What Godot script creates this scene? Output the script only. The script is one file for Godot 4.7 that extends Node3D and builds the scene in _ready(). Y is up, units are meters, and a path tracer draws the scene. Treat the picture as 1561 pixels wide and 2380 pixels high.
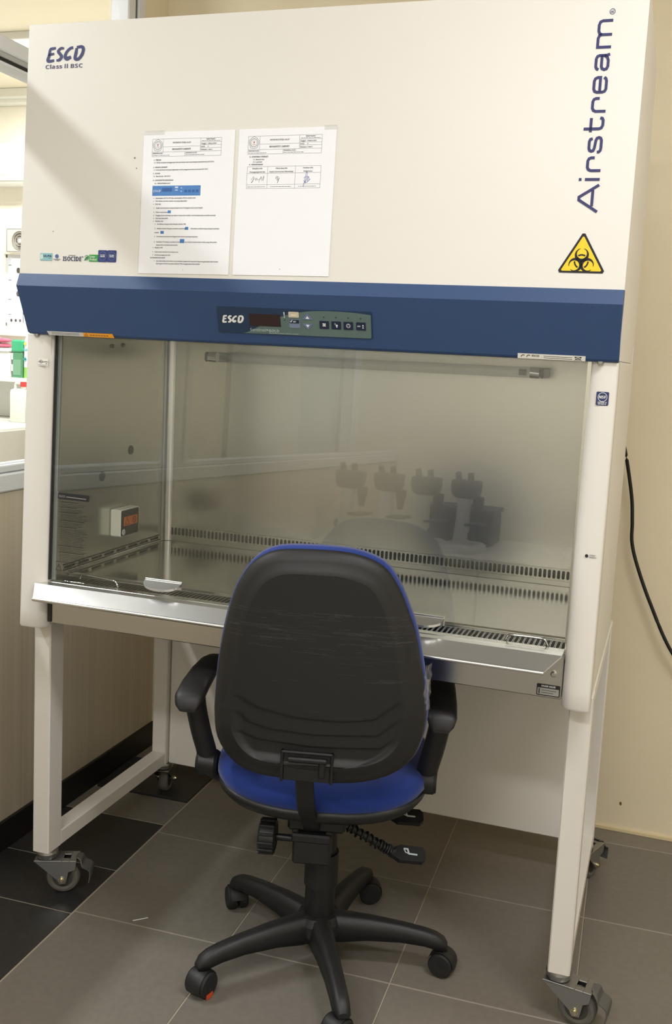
extends Node3D
# Laboratory corner with a biosafety cabinet on a castor stand, an office chair in front of it
# and a glazed partition on its left. World: x along the cabinet front, y up, z towards the viewer.

const FL := 0.035   # height of the floor
var M := {}
var taken := {}
var rng := RandomNumberGenerator.new()

func _ready():
	rng.seed = 7
	make_camera()
	make_light()
	make_materials()
	build_room()
	build_neighbour_room()
	build_cabinet()
	build_stand()
	build_chair()
	build_sheets()
	build_small_things()
	build_behind_camera()

# ---------------------------------------------------------------- camera and light
func make_camera():
	var c := Camera3D.new()
	c.name = "camera"
	var f := 2295.8
	c.projection = Camera3D.PROJECTION_FRUSTUM
	c.near = 0.05
	c.far = 60.0
	c.size = 2380.0 / f * c.near
	c.frustum_offset = Vector2(-36.0, -64.8) / f * c.near
	c.basis = Basis(Vector3(0, 1, 0), 0.3099) * Basis(Vector3(1, 0, 0), -0.1297) * Basis(Vector3(0, 0, 1), 0.0510)
	c.position = Vector3(1.4467, 1.4413, 2.5464)
	add_child(c)
	c.current = true

func make_light():
	var w := WorldEnvironment.new()
	w.name = "world_environment"
	var e := Environment.new()
	e.tonemap_mode = Environment.TONE_MAPPER_LINEAR
	e.tonemap_exposure = 1.0
	e.background_mode = Environment.BG_COLOR
	e.background_color = Color(0.95, 0.97, 1.0)
	e.background_energy_multiplier = 3.0
	e.sdfgi_enabled = true
	e.ssao_enabled = true
	e.ssil_enabled = true
	w.environment = e
	add_child(w)
	# the four ceiling fittings: centre, length along x, width along z, energy
	ceiling_light("white fluorescent ceiling panel above the space before the cabinet", Vector3(2.05, 3.0, 1.65), 1.2, 0.3, 3.3, Color(0.99, 0.985, 1.0))
	ceiling_light("white fluorescent ceiling panel above the microscope bench", Vector3(0.9, 3.0, 3.7), 1.2, 0.3, 5.4, Color(0.99, 0.985, 1.0))
	ceiling_light("white fluorescent ceiling panel behind the glazed partition", Vector3(-1.25, 3.0, 1.3), 0.12, 1.2, 6.0, Color(0.97, 0.99, 1.0))
	ceiling_light("white fluorescent ceiling panel above the far sink counter", Vector3(-2.0, 3.0, -2.25), 1.2, 0.25, 9.0, Color(0.98, 0.99, 1.0))

func ceiling_light(label, at, lx, lz, energy, col):
	var t = thing("ceiling_light", label, "ceiling light", at, "fluorescent ceiling panels")
	var s = S()
	cb(s, Vector3(-lx / 2 - 0.03, 0.01, -lz / 2 - 0.03), Vector3(lx / 2 + 0.03, 0.05, lz / 2 + 0.03), 0.004)
	part(t, "housing", s, mat(Color(0.9, 0.9, 0.9), 0.5))
	s = S()
	cb(s, Vector3(-lx / 2, 0.0, -lz / 2), Vector3(lx / 2, 0.012, lz / 2), 0.003)
	var m = mat(Color(0.95, 0.95, 0.95), 0.6)
	m.emission_enabled = true
	m.emission = col
	m.emission_energy_multiplier = 2.0
	part(t, "diffuser", s, m)
	var a := AreaLight3D.new()
	a.name = "lamp"
	a.area_size = Vector2(lx, lz)
	a.area_normalize_energy = true
	a.light_energy = energy
	a.light_color = col
	a.shadow_enabled = true
	a.area_range = 12.0
	a.area_attenuation = 2.0
	a.rotation.x = -PI / 2
	a.position = Vector3(0, -0.006, 0)
	t.add_child(a)

# ---------------------------------------------------------------- naming helpers
func numbered(called):
	var n = taken.get(called, 0)
	taken[called] = n + 1
	return called if n == 0 else "%s_%03d" % [called, n]

func thing(called, label, category, at = Vector3.ZERO, group = "", turn = 0.0):
	var o := Node3D.new()
	o.name = numbered(called)
	add_child(o)
	o.position = at
	o.rotation.y = turn
	tag(o, label, category, group)
	return o

func tag(o, label, category = "", group = "", kind = ""):
	if label != "": o.set_meta("label", label)
	if category != "": o.set_meta("category", category)
	if group != "": o.set_meta("group", group)
	if kind != "": o.set_meta("kind", kind)
	return o

func base_of(p):   # children of a thing are modelled in world axes and set back by the thing's own place
	return p.has_meta("world_parts")

func node_for(parent, called):
	var o := MeshInstance3D.new()
	o.name = called
	if parent == self:
		o.name = numbered(called)
		add_child(o)
	else:
		parent.add_child(o, true)
		if parent.has_meta("offset"):
			o.position = -parent.get_meta("offset")
	return o

func part(parent, called, s, m, label = ""):
	var o = node_for(parent, called)
	s.generate_normals()
	o.mesh = s.commit()
	o.material_override = m
	if label != "": o.set_meta("label", label)
	return o

func world_thing(called, label, category, at, group = ""):
	var t = thing(called, label, category, at, group)
	t.set_meta("offset", at)
	return t

func empty_part(parent, called, label = ""):   # a part that only holds sub-parts
	var o := Node3D.new()
	o.name = called
	parent.add_child(o, true)
	if parent.has_meta("offset"): o.position = -parent.get_meta("offset")
	if label != "": o.set_meta("label", label)
	return o

func struct(called, s, m, label, parent = self):
	var o = part(parent, called, s, m)
	if parent == self:
		tag(o, label, "", "", "structure")
	return o

# ---------------------------------------------------------------- mesh helpers
func S():
	var s := SurfaceTool.new()
	s.begin(Mesh.PRIMITIVE_TRIANGLES)
	s.set_smooth_group(-1)
	return s

func tri(s, a, b, c):
	s.add_vertex(a)
	s.add_vertex(c)
	s.add_vertex(b)

func quad(s, a, b, c, d):
	tri(s, a, b, c)
	tri(s, a, c, d)

func tri_out(s, a, b, c, ctr):
	if (b - a).cross(c - a).dot(a + b + c - ctr * 3.0) < 0.0: tri(s, a, c, b)
	else: tri(s, a, b, c)

func quad_out(s, a, b, c, d, ctr):
	tri_out(s, a, b, c, ctr)
	tri_out(s, a, c, d, ctr)

func cb(s, mn, mx, c = 0.002, xf = Transform3D()):   # box with chamfered edges
	s.set_smooth_group(-1)
	var ctr = (mn + mx) * 0.5
	var h = (mx - mn) * 0.5
	c = minf(c, minf(h.x, minf(h.y, h.z)) * 0.9)
	var P = func(a, g):
		var v = Vector3(g.x * h.x, g.y * h.y, g.z * h.z)
		for k in 3:
			if k != a: v[k] -= g[k] * c
		return xf * (ctr + v)
	var C = xf * ctr
	for a in 3:
		var b = (a + 1) % 3
		var d = (a + 2) % 3
		for sg in [-1.0, 1.0]:
			var q = []
			for k in [[-1.0, -1.0], [1.0, -1.0], [1.0, 1.0], [-1.0, 1.0]]:
				var g = Vector3()
				g[a] = sg
				g[b] = k[0]
				g[d] = k[1]
				q.append(P.call(a, g))
			quad_out(s, q[0], q[1], q[2], q[3], C)
			for sb in [-1.0, 1.0]:   # the edge between axes a and b runs along d
				var g0 = Vector3()
				g0[a] = sg
				g0[b] = sb
				g0[d] = -1.0
				var g1 = g0
				g1[d] = 1.0
				quad_out(s, P.call(a, g0), P.call(a, g1), P.call(b, g1), P.call(b, g0), C)
	for x in [-1.0, 1.0]:
		for y in [-1.0, 1.0]:
			for z in [-1.0, 1.0]:
				var g = Vector3(x, y, z)
				tri_out(s, P.call(0, g), P.call(1, g), P.call(2, g), C)

func bx(parent, called, mn, mx, c, m, label = ""):
	var s = S()
	cb(s, mn, mx, c)
	return part(parent, called, s, m, label)

func loft(s, rings, closed = true, caps = true, smooth = 1):
	s.set_smooth_group(smooth)
	var n = rings[0].size()
	for i in rings.size() - 1:
		for j in (n if closed else n - 1):
			var k = (j + 1) % n
			quad(s, rings[i][j], rings[i][k], rings[i + 1][k], rings[i + 1][j])
	if caps:
		s.set_smooth_group(-1)
		for e in [0, rings.size() - 1]:
			var r = rings[e]
			var c = Vector3.ZERO
			for p in r: c += p
			c /= n
			for j in n:
				if e == 0: tri(s, c, r[(j + 1) % n], r[j])
				else: tri(s, c, r[j], r[(j + 1) % n])
	s.set_smooth_group(-1)

func frame_at(pts, i):
	var d = (pts[min(i + 1, pts.size() - 1)] - pts[max(i - 1, 0)]).normalized()
	var up = Vector3.UP if absf(d.y) < 0.9 else Vector3(0, 0, 1)
	var r = up.cross(d).normalized()
	return [r, d.cross(r).normalized()]

func tube(s, pts, r, n = 12, caps = true, ry = -1.0):   # r: number or array, ry: second half axis
	var rings = []
	for i in pts.size():
		var f = frame_at(pts, i)
		var a = r[i] if r is Array else r
		var b = a if ry < 0 else ry * (a / (r[0] if r is Array else r))
		var ring = []
		for j in n:
			var t = TAU * j / n
			ring.append(pts[i] + f[0] * cos(t) * a + f[1] * sin(t) * b)
		rings.append(ring)
	loft(s, rings, true, caps)

func curve(pts, k = 6):   # smooth polyline through points
	var out = []
	for i in pts.size() - 1:
		var p0 = pts[max(i - 1, 0)]
		var p1 = pts[i]
		var p2 = pts[i + 1]
		var p3 = pts[min(i + 2, pts.size() - 1)]
		for j in k:
			out.append(p1.cubic_interpolate(p2, p0, p3, float(j) / k))
	out.append(pts[-1])
	return out

func lathe(s, prof, xf, n = 24, smooth = 1):   # prof: [radius, height]; axis is local y
	var rings = []
	for p in prof:
		var ring = []
		for j in n:
			var t = TAU * j / n
			ring.append(xf * Vector3(cos(t) * p[0], p[1], -sin(t) * p[0]))
		rings.append(ring)
	if smooth == 1:
		for i in rings.size() - 1: loft(s, [rings[i], rings[i + 1]], true, false, i + 1)
		loft(s, [rings[0], rings[0]], true, true)
		loft(s, [rings[-1], rings[-1]], true, true)
	else:
		loft(s, rings, true, true)

func ext(s, poly, xf, d, smooth = -1):   # polygon in the local xy plane, pulled along local z from 0 to d
	var n = poly.size()
	var lo = []
	var hi = []
	for p in poly:
		lo.append(xf * Vector3(p.x, p.y, 0))
		hi.append(xf * Vector3(p.x, p.y, d))
	s.set_smooth_group(smooth)
	for j in n:
		var k = (j + 1) % n
		quad(s, lo[j], lo[k], hi[k], hi[j])
	s.set_smooth_group(-1)
	var ix = Geometry2D.triangulate_polygon(PackedVector2Array(poly))
	for i in range(0, ix.size(), 3):
		tri(s, hi[ix[i]], hi[ix[i + 1]], hi[ix[i + 2]])
		tri(s, lo[ix[i]], lo[ix[i + 2]], lo[ix[i + 1]])

func rrect(x0, y0, x1, y1, r, n = 4):
	var out = []
	for c in [[x1 - r, y1 - r, 0.0], [x0 + r, y1 - r, 0.25], [x0 + r, y0 + r, 0.5], [x1 - r, y0 + r, 0.75]]:
		for i in n + 1:
			var t = TAU * (c[2] + 0.25 * i / n)
			out.append(Vector2(c[0] + cos(t) * r, c[1] + sin(t) * r))
	return out

func disc2(cx, cy, rx, ry = -1.0, n = 20):
	var out = []
	for i in n:
		out.append(Vector2(cx + cos(TAU * i / n) * rx, cy + sin(TAU * i / n) * (rx if ry < 0 else ry)))
	return out

func stroke(s, pts, w, xf, d = 0.0004, closed = false):   # flat pen line of width w (number or array)
	var n = pts.size()
	var L = []
	var R = []
	for i in n:
		var a = pts[(i - 1 + n) % n] if closed or i > 0 else pts[0]
		var b = pts[(i + 1) % n] if closed or i < n - 1 else pts[n - 1]
		var p = pts[i]
		var d0 = (p - a).normalized() if p != a else (b - p).normalized()
		var d1 = (b - p).normalized() if b != p else d0
		var nn = (d0.orthogonal() + d1.orthogonal())
		nn = nn.normalized() if nn.length() > 0.01 else d0.orthogonal()
		var k = minf(1.0 / maxf(nn.dot(d0.orthogonal()), 0.4), 1.8)
		var hw = (w[i] if w is Array else w) * 0.5 * k
		L.append(p + nn * hw)
		R.append(p - nn * hw)
	s.set_smooth_group(-1)
	for i in (n if closed else n - 1):
		var j = (i + 1) % n
		var q = [L[i], L[j], R[j], R[i]]
		var t = []
		var u = []
		for p in q:
			t.append(xf * Vector3(p.x, p.y, d))
			u.append(xf * Vector3(p.x, p.y, 0.0))
		quad(s, t[3], t[2], t[1], t[0])
		quad(s, u[0], u[1], t[1], t[0])
		quad(s, t[3], t[2], u[2], u[3])

func soft(pts, k = 5):   # 2D smooth polyline
	var q = []
	for p in pts: q.append(Vector3(p.x, p.y, 0))
	var out = []
	for p in curve(q, k): out.append(Vector2(p.x, p.y))
	return out

var fonts := {}
func font(kind):
	if not fonts.has(kind):
		var f := SystemFont.new()
		f.font_names = PackedStringArray(["Droid Serif" if kind.begins_with("serif") else "Droid Sans"])
		f.font_weight = 700 if kind.ends_with("bold") else 400
		fonts[kind] = f
	return fonts[kind]

func text(s, what, xf, h, wide = 0.0, kind = "sans", align = 0):   # cap height h; wide > 0 stretches to that width; align 0 left, 1 middle
	var t := TextMesh.new()
	t.text = what
	t.font = font(kind)
	t.font_size = 32
	t.pixel_size = h / (32.0 * 0.714)
	t.depth = 0.0003
	t.curve_step = 3.0
	t.horizontal_alignment = HORIZONTAL_ALIGNMENT_LEFT
	t.vertical_alignment = VERTICAL_ALIGNMENT_BOTTOM
	var arr = t.surface_get_arrays(0)
	var V: PackedVector3Array = arr[Mesh.ARRAY_VERTEX]
	if V.is_empty(): return
	var x0 = 1e9
	var x1 = -1e9
	var y0 = 0.0
	for v in V:
		x0 = minf(x0, v.x)
		x1 = maxf(x1, v.x)
	# base line: measure with a capital letter
	var b := TextMesh.new()
	b.text = "H"
	b.font = t.font
	b.font_size = 32
	b.pixel_size = t.pixel_size
	b.depth = 0.0003
	b.vertical_alignment = VERTICAL_ALIGNMENT_BOTTOM
	y0 = 1e9
	for v in b.surface_get_arrays(0)[Mesh.ARRAY_VERTEX]: y0 = minf(y0, v.y)
	var k = wide / (x1 - x0) if wide > 0.0 else 1.0
	var sh = (x1 - x0) * k * 0.5 if align == 1 else 0.0
	var I = arr[Mesh.ARRAY_INDEX]
	s.set_smooth_group(-1)
	for i in (I.size() if I != null else V.size()):
		var v = V[I[i] if I != null else i]
		s.add_vertex(xf * Vector3((v.x - x0) * k - sh, v.y - y0, v.z + 0.0002))

func holed(s, xf, x0, y0, x1, y1, hw, hh, t, n = 5):   # plate cell in local xy with a rounded slot of half size hw, hh; t: thickness backwards
	var c = Vector2((x0 + x1) / 2, (y0 + y1) / 2)
	var r = minf(hw, hh)
	var H = rrect(c.x - hw, c.y - hh, c.x + hw, c.y + hh, r * 0.98, n)
	var O = []
	var hx = (x1 - x0) / 2
	var hy = (y1 - y0) / 2
	for p in H:
		var d = p - c
		var k = minf(hx / maxf(absf(d.x), 1e-6), hy / maxf(absf(d.y), 1e-6))
		O.append(c + d * k)
	var m = H.size()
	s.set_smooth_group(-1)
	for i in m:
		var j = (i + 1) % m
		var a = [H[i], O[i], O[j], H[j]]
		var q = []
		for p in a: q.append(xf * Vector3(p.x, p.y, 0))
		quad(s, q[0], q[1], q[2], q[3])
		if absf(absf(O[i].x - c.x) - hx) < 1e-6 != (absf(absf(O[j].x - c.x) - hx) < 1e-6):
			var k = Vector2(c.x + hx * signf(O[i].x + O[j].x - 2 * c.x), c.y + hy * signf(O[i].y + O[j].y - 2 * c.y))
			tri(s, q[1], xf * Vector3(k.x, k.y, 0), q[2])
		quad(s, xf * Vector3(H[i].x, H[i].y, -t), q[0], q[3], xf * Vector3(H[j].x, H[j].y, -t))

# ---------------------------------------------------------------- materials
func mat(c, rough = 0.5, metal = 0.0, spec = 0.5):
	var m := StandardMaterial3D.new()
	m.albedo_color = c
	m.roughness = rough
	m.metallic = metal
	m.metallic_specular = spec
	return m

func rgb8(r, g, b): return Color(r / 255.0, g / 255.0, b / 255.0)

func noise_image(w, h, freq, lo, hi, seed_, oct = 4, wear = 1.0):   # seamless noise between two colours
	var n := FastNoiseLite.new()
	n.seed = seed_
	n.frequency = freq
	n.fractal_octaves = oct
	var g = n.get_seamless_image(w, h)
	var im := Image.create(w, h, false, Image.FORMAT_RGB8)
	for y in h:
		for x in w: im.set_pixel(x, y, lo.lerp(hi, clampf(0.5 + (g.get_pixel(x, y).r - 0.5) * wear, 0, 1)))
	return im

func grain_image(w, h, lo, hi, seed_):   # upright wood grain: every column keeps its tone and drifts a little
	var r := RandomNumberGenerator.new()
	r.seed = seed_
	var im := Image.create(w, h, false, Image.FORMAT_RGB8)
	var v = 0.5
	for x in w:
		v = clampf(v * 0.75 + 0.125 + r.randf_range(-0.22, 0.22), 0, 1)
		var u = v
		for y in h:
			if r.randf() < 0.03: u = clampf(v + r.randf_range(-0.12, 0.12), 0, 1)
			im.set_pixel(x, y, lo.lerp(hi, u))
	return im

func tex(im):
	im.generate_mipmaps()
	return ImageTexture.create_from_image(im)

func make_materials():
	M.enamel = mat(rgb8(228, 225, 217), 0.38)
	M.enamel_stand = mat(rgb8(226, 222, 213), 0.42)
	M.blue_band = mat(rgb8(45, 72, 114), 0.5)
	M.navy = mat(rgb8(38, 42, 98), 0.5)
	M.ink = mat(rgb8(28, 28, 32), 0.7)
	M.grey_ink = mat(rgb8(70, 70, 74), 0.8)
	M.white_print = mat(rgb8(235, 236, 232), 0.6)
	M.black_plastic = mat(rgb8(27, 27, 28), 0.5)
	M.dark_plastic = mat(rgb8(22, 22, 23), 0.45)
	M.rubber_grey = mat(rgb8(98, 95, 88), 0.7)
	M.rubber_black = mat(rgb8(24, 24, 24), 0.7)
	M.zinc = mat(Color(0.62, 0.62, 0.61), 0.32, 0.9)
	M.chrome = mat(Color(0.85, 0.85, 0.84), 0.12, 1.0)
	M.steel = brushed(Color(0.8, 0.8, 0.785), 0.24)
	M.steel_wall = brushed(Color(0.77, 0.775, 0.745), 0.24)
	M.steel_bright = brushed(Color(0.89, 0.89, 0.88), 0.3)
	M.steel_tray = brushed(Color(0.64, 0.64, 0.61), 0.13)
	M.galvanised = mat(Color(0.6, 0.6, 0.58), 0.45, 0.8)
	M.wall = mat(rgb8(231, 214, 176), 0.75)
	var wn = tex(noise_image(256, 256, 0.03, rgb8(232, 219, 189), rgb8(239, 227, 198), 3, 3, 0.6))
	M.wall.albedo_color = Color.WHITE
	M.wall.albedo_texture = wn
	M.wall.uv1_triplanar = true
	M.wall.uv1_world_triplanar = true
	M.wall.uv1_scale = Vector3(0.6, 0.6, 0.6)
	M.ceiling = mat(rgb8(236, 228, 208), 0.85)
	M.white_wall = mat(rgb8(240, 234, 216), 0.75)
	M.alu = mat(rgb8(226, 228, 230), 0.4)
	M.alu_grey = mat(rgb8(176, 176, 172), 0.45)
	M.gasket = mat(rgb8(26, 26, 28), 0.6)
	M.glass = mat(Color(1, 1, 1, 0.0), 0.0)
	M.glass.transparency = BaseMaterial3D.TRANSPARENCY_ALPHA
	M.glass.albedo_color = Color(0.9, 0.95, 0.92, 0.02)
	M.sash_glass = mat(Color(0.25, 0.30, 0.26, 0.045), 0.0)
	M.sash_glass.transparency = BaseMaterial3D.TRANSPARENCY_ALPHA
	M.blue_fabric = mat(rgb8(16, 58, 150), 0.9)
	M.blue_fabric.rim_enabled = true
	M.blue_fabric.rim = 0.4
	var fb = tex(noise_image(128, 128, 0.3, rgb8(8, 38, 108), rgb8(16, 54, 138), 21, 2))
	M.blue_fabric.albedo_color = Color.WHITE
	M.blue_fabric.albedo_texture = fb
	M.blue_fabric.uv1_triplanar = true
	M.blue_fabric.uv1_scale = Vector3(14, 14, 14)
	M.paper = mat(rgb8(243, 244, 247), 0.8)
	# wood laminate of the partition: fine upright grain
	M.laminate = mat(Color.WHITE, 0.5)
	M.laminate.albedo_texture = tex(grain_image(512, 256, rgb8(196, 184, 162), rgb8(212, 201, 180), 5))
	M.laminate.uv1_triplanar = true
	M.laminate.uv1_world_triplanar = true
	M.laminate.uv1_scale = Vector3(1.2, 1.2, 1.2)
	M.dark_board = mat(rgb8(24, 20, 19), 0.45)
	M.grout = mat(rgb8(166, 156, 138), 0.9)

func brushed(c, rough):   # satin stainless sheet
	return mat(c, rough, 1.0)

func stone(lo, hi, seed_, rough):
	var m = mat(Color.WHITE, rough)
	m.albedo_texture = tex(noise_image(256, 256, 0.09, lo, hi, seed_, 5, 0.8))
	m.uv1_triplanar = true
	m.uv1_world_triplanar = true
	m.uv1_scale = Vector3(1.7, 1.7, 1.7)
	return m

# ---------------------------------------------------------------- the room
func slab(called, mn, mx, m, label):
	var s = S()
	cb(s, mn, mx, 0.001)
	return struct(called, s, m, label)

func build_room():
	# floor: a screed slab with loose-laid tiles as pieces of their own
	var fl = slab("floor", Vector3(-4.7, -0.12, -3.4), Vector3(3.3, FL - 0.0012, 5.2), M.grout, "grey tiled laboratory floor with a black border strip along the partition")
	var greys = [stone(rgb8(114, 109, 100), rgb8(125, 119, 109), 41, 0.42), stone(rgb8(118, 112, 102), rgb8(129, 122, 111), 42, 0.42), stone(rgb8(110, 105, 97), rgb8(121, 115, 106), 43, 0.42)]
	var blacks = [stone(rgb8(40, 40, 39), rgb8(54, 53, 51), 44, 0.4), stone(rgb8(36, 36, 36), rgb8(50, 49, 48), 45, 0.4)]
	var turn = Transform3D(Basis(Vector3.UP, 0.03), Vector3(0.128, FL, 0.11))
	var tile = func(x0, z0, x1, z1, m, top = 0.0):
		var s = S()
		cb(s, Vector3(x0 + 0.0013, -0.0085, z0 + 0.0013), Vector3(x1 - 0.0013, top, z1 - 0.0013), 0.0012, turn)
		part(fl, "tile", s, m)
	var px = 0.405
	var pz = 0.441
	for j in range(0, 11):
		for i in range(0, 7):
			tile.call(i * px, j * pz, (i + 1) * px, (j + 1) * pz, greys[(i * 5 + j * 3) % 3])
	# the row against the back wall is cut
	for i in range(0, 7): tile.call(i * px, -0.585, (i + 1) * px, -pz, greys[(i + 1) % 3])
	for i in range(0, 7): tile.call(i * px, -pz, (i + 1) * px, 0.0, greys[(i + 2) % 3])
	# border along the partition
	tile.call(-0.37, -0.585, -0.002, -pz, greys[1])
	tile.call(-0.37, -0.2, -0.002, -0.045, greys[0])
	var zs = [-0.045, 0.233, 0.452, 0.75, 1.04, 1.33, 1.62, 1.91, 2.2, 2.49, 2.78, 3.07, 3.36]
	for k in zs.size() - 1: tile.call(-0.37, zs[k], -0.002, zs[k + 1], blacks[k % 2])
	# loose thick black tile under the rear castor
	tile.call(-0.32, -pz, -0.002, -0.2, blacks[1], 0.007)
	slab("wall_back", Vector3(-0.24, -0.01, -0.62), Vector3(3.2, 3.06, -0.46), M.wall, "cream painted wall behind the cabinet")
	slab("wall_right", Vector3(3.05, -0.01, -0.47), Vector3(3.2, 3.06, 4.8), M.white_wall, "cream painted side wall outside the view")
	slab("ceiling", Vector3(-4.7, 3.05, -3.4), Vector3(3.3, 3.15, 5.0), M.ceiling, "cream plaster ceiling over both rooms")
	# paint lip where the wall meets the floor
	slab("trim_1", Vector3(0.0, FL, -0.461), Vector3(3.04, FL + 0.011, -0.453), mat(rgb8(222, 205, 164), 0.7), "thin cream paint lip along the foot of the back wall")
	# low partition of beige laminate boards with a black plinth board
	var pl = slab("wall_left", Vector3(-0.31, 0.0, -0.53), Vector3(-0.252, 1.035, 4.7), M.alu_grey, "waist high laminate partition left of the cabinet")
	pl.position.x = 0.035
	var z = -0.47
	for w in [0.87, 1.2, 1.2, 1.2, 0.69]:
		bx(pl, "panel", Vector3(-0.256, 0.0, z + 0.0015), Vector3(-0.25, 1.034, z + w - 0.0015), 0.001, M.laminate)
		z += w
	slab("baseboard_left", Vector3(-0.215, FL, -0.46), Vector3(-0.204, 0.118, 4.7), M.dark_board, "black plinth board along the foot of the partition")
	# glazing on the partition: sill rail, transom, posts, panes
	var g = world_thing("window_1", "glazed upper half of the partition in white aluminium frames", "", Vector3(-0.25, 1.035, 0.0))
	tag(g, "", "", "", "structure")
	g.position += Vector3(0.035, 0.003, 0.0)
	bx(g, "sill_rail", Vector3(-0.325, 1.034, -0.47), Vector3(-0.24, 1.082, 4.7), 0.004, M.alu)
	bx(g, "glazing_bead", Vector3(-0.275, 1.083, -0.40), Vector3(-0.255, 1.102, 4.7), 0.003, M.alu)
	bx(g, "glazing_bead", Vector3(-0.312, 1.083, -0.40), Vector3(-0.292, 1.102, 4.7), 0.003, M.alu)
	bx(g, "transom", Vector3(-0.312, 2.145, -0.42), Vector3(-0.25, 2.183, 4.7), 0.003, M.alu)
	bx(g, "transom", Vector3(-0.308, 2.132, -0.42), Vector3(-0.254, 2.145, 4.7), 0.001, M.alu_grey)
	bx(g, "gasket", Vector3(-0.302, 2.122, -0.42), Vector3(-0.258, 2.132, 4.7), 0.001, M.gasket)
	bx(g, "transom", Vector3(-0.308, 2.114, -0.42), Vector3(-0.254, 2.122, 4.7), 0.001, M.alu)
	bx(g, "top_rail", Vector3(-0.312, 3.0, -0.47), Vector3(-0.25, 3.05, 4.7), 0.003, M.alu)
	for pz2 in [-0.26, 1.75, 3.75]:
		bx(g, "post", Vector3(-0.315, 1.083, pz2 - 0.05), Vector3(-0.25, 3.0, pz2 - 0.008), 0.004, M.alu)
		bx(g, "gasket", Vector3(-0.309, 1.083, pz2 - 0.008), Vector3(-0.256, 3.0, pz2 + 0.008), 0.001, mat(rgb8(90, 92, 104), 0.5))
		bx(g, "post", Vector3(-0.315, 1.083, pz2 + 0.008), Vector3(-0.25, 3.0, pz2 + 0.05), 0.004, M.alu)
	var e = [-0.27, 1.70, 3.70, 4.68]
	bx(g, "filler_panel", Vector3(-0.30, 1.083, -0.47), Vector3(-0.255, 3.0, -0.311), 0.002, M.wall)
	for k in 3:
		bx(g, "pane", Vector3(-0.286, 1.085, e[k] + 0.05), Vector3(-0.281, 2.118, e[k + 1]), 0.0005, M.glass)
		bx(g, "pane", Vector3(-0.286, 2.18, e[k] + 0.05), Vector3(-0.281, 3.005, e[k + 1]), 0.0005, M.glass)

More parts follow.
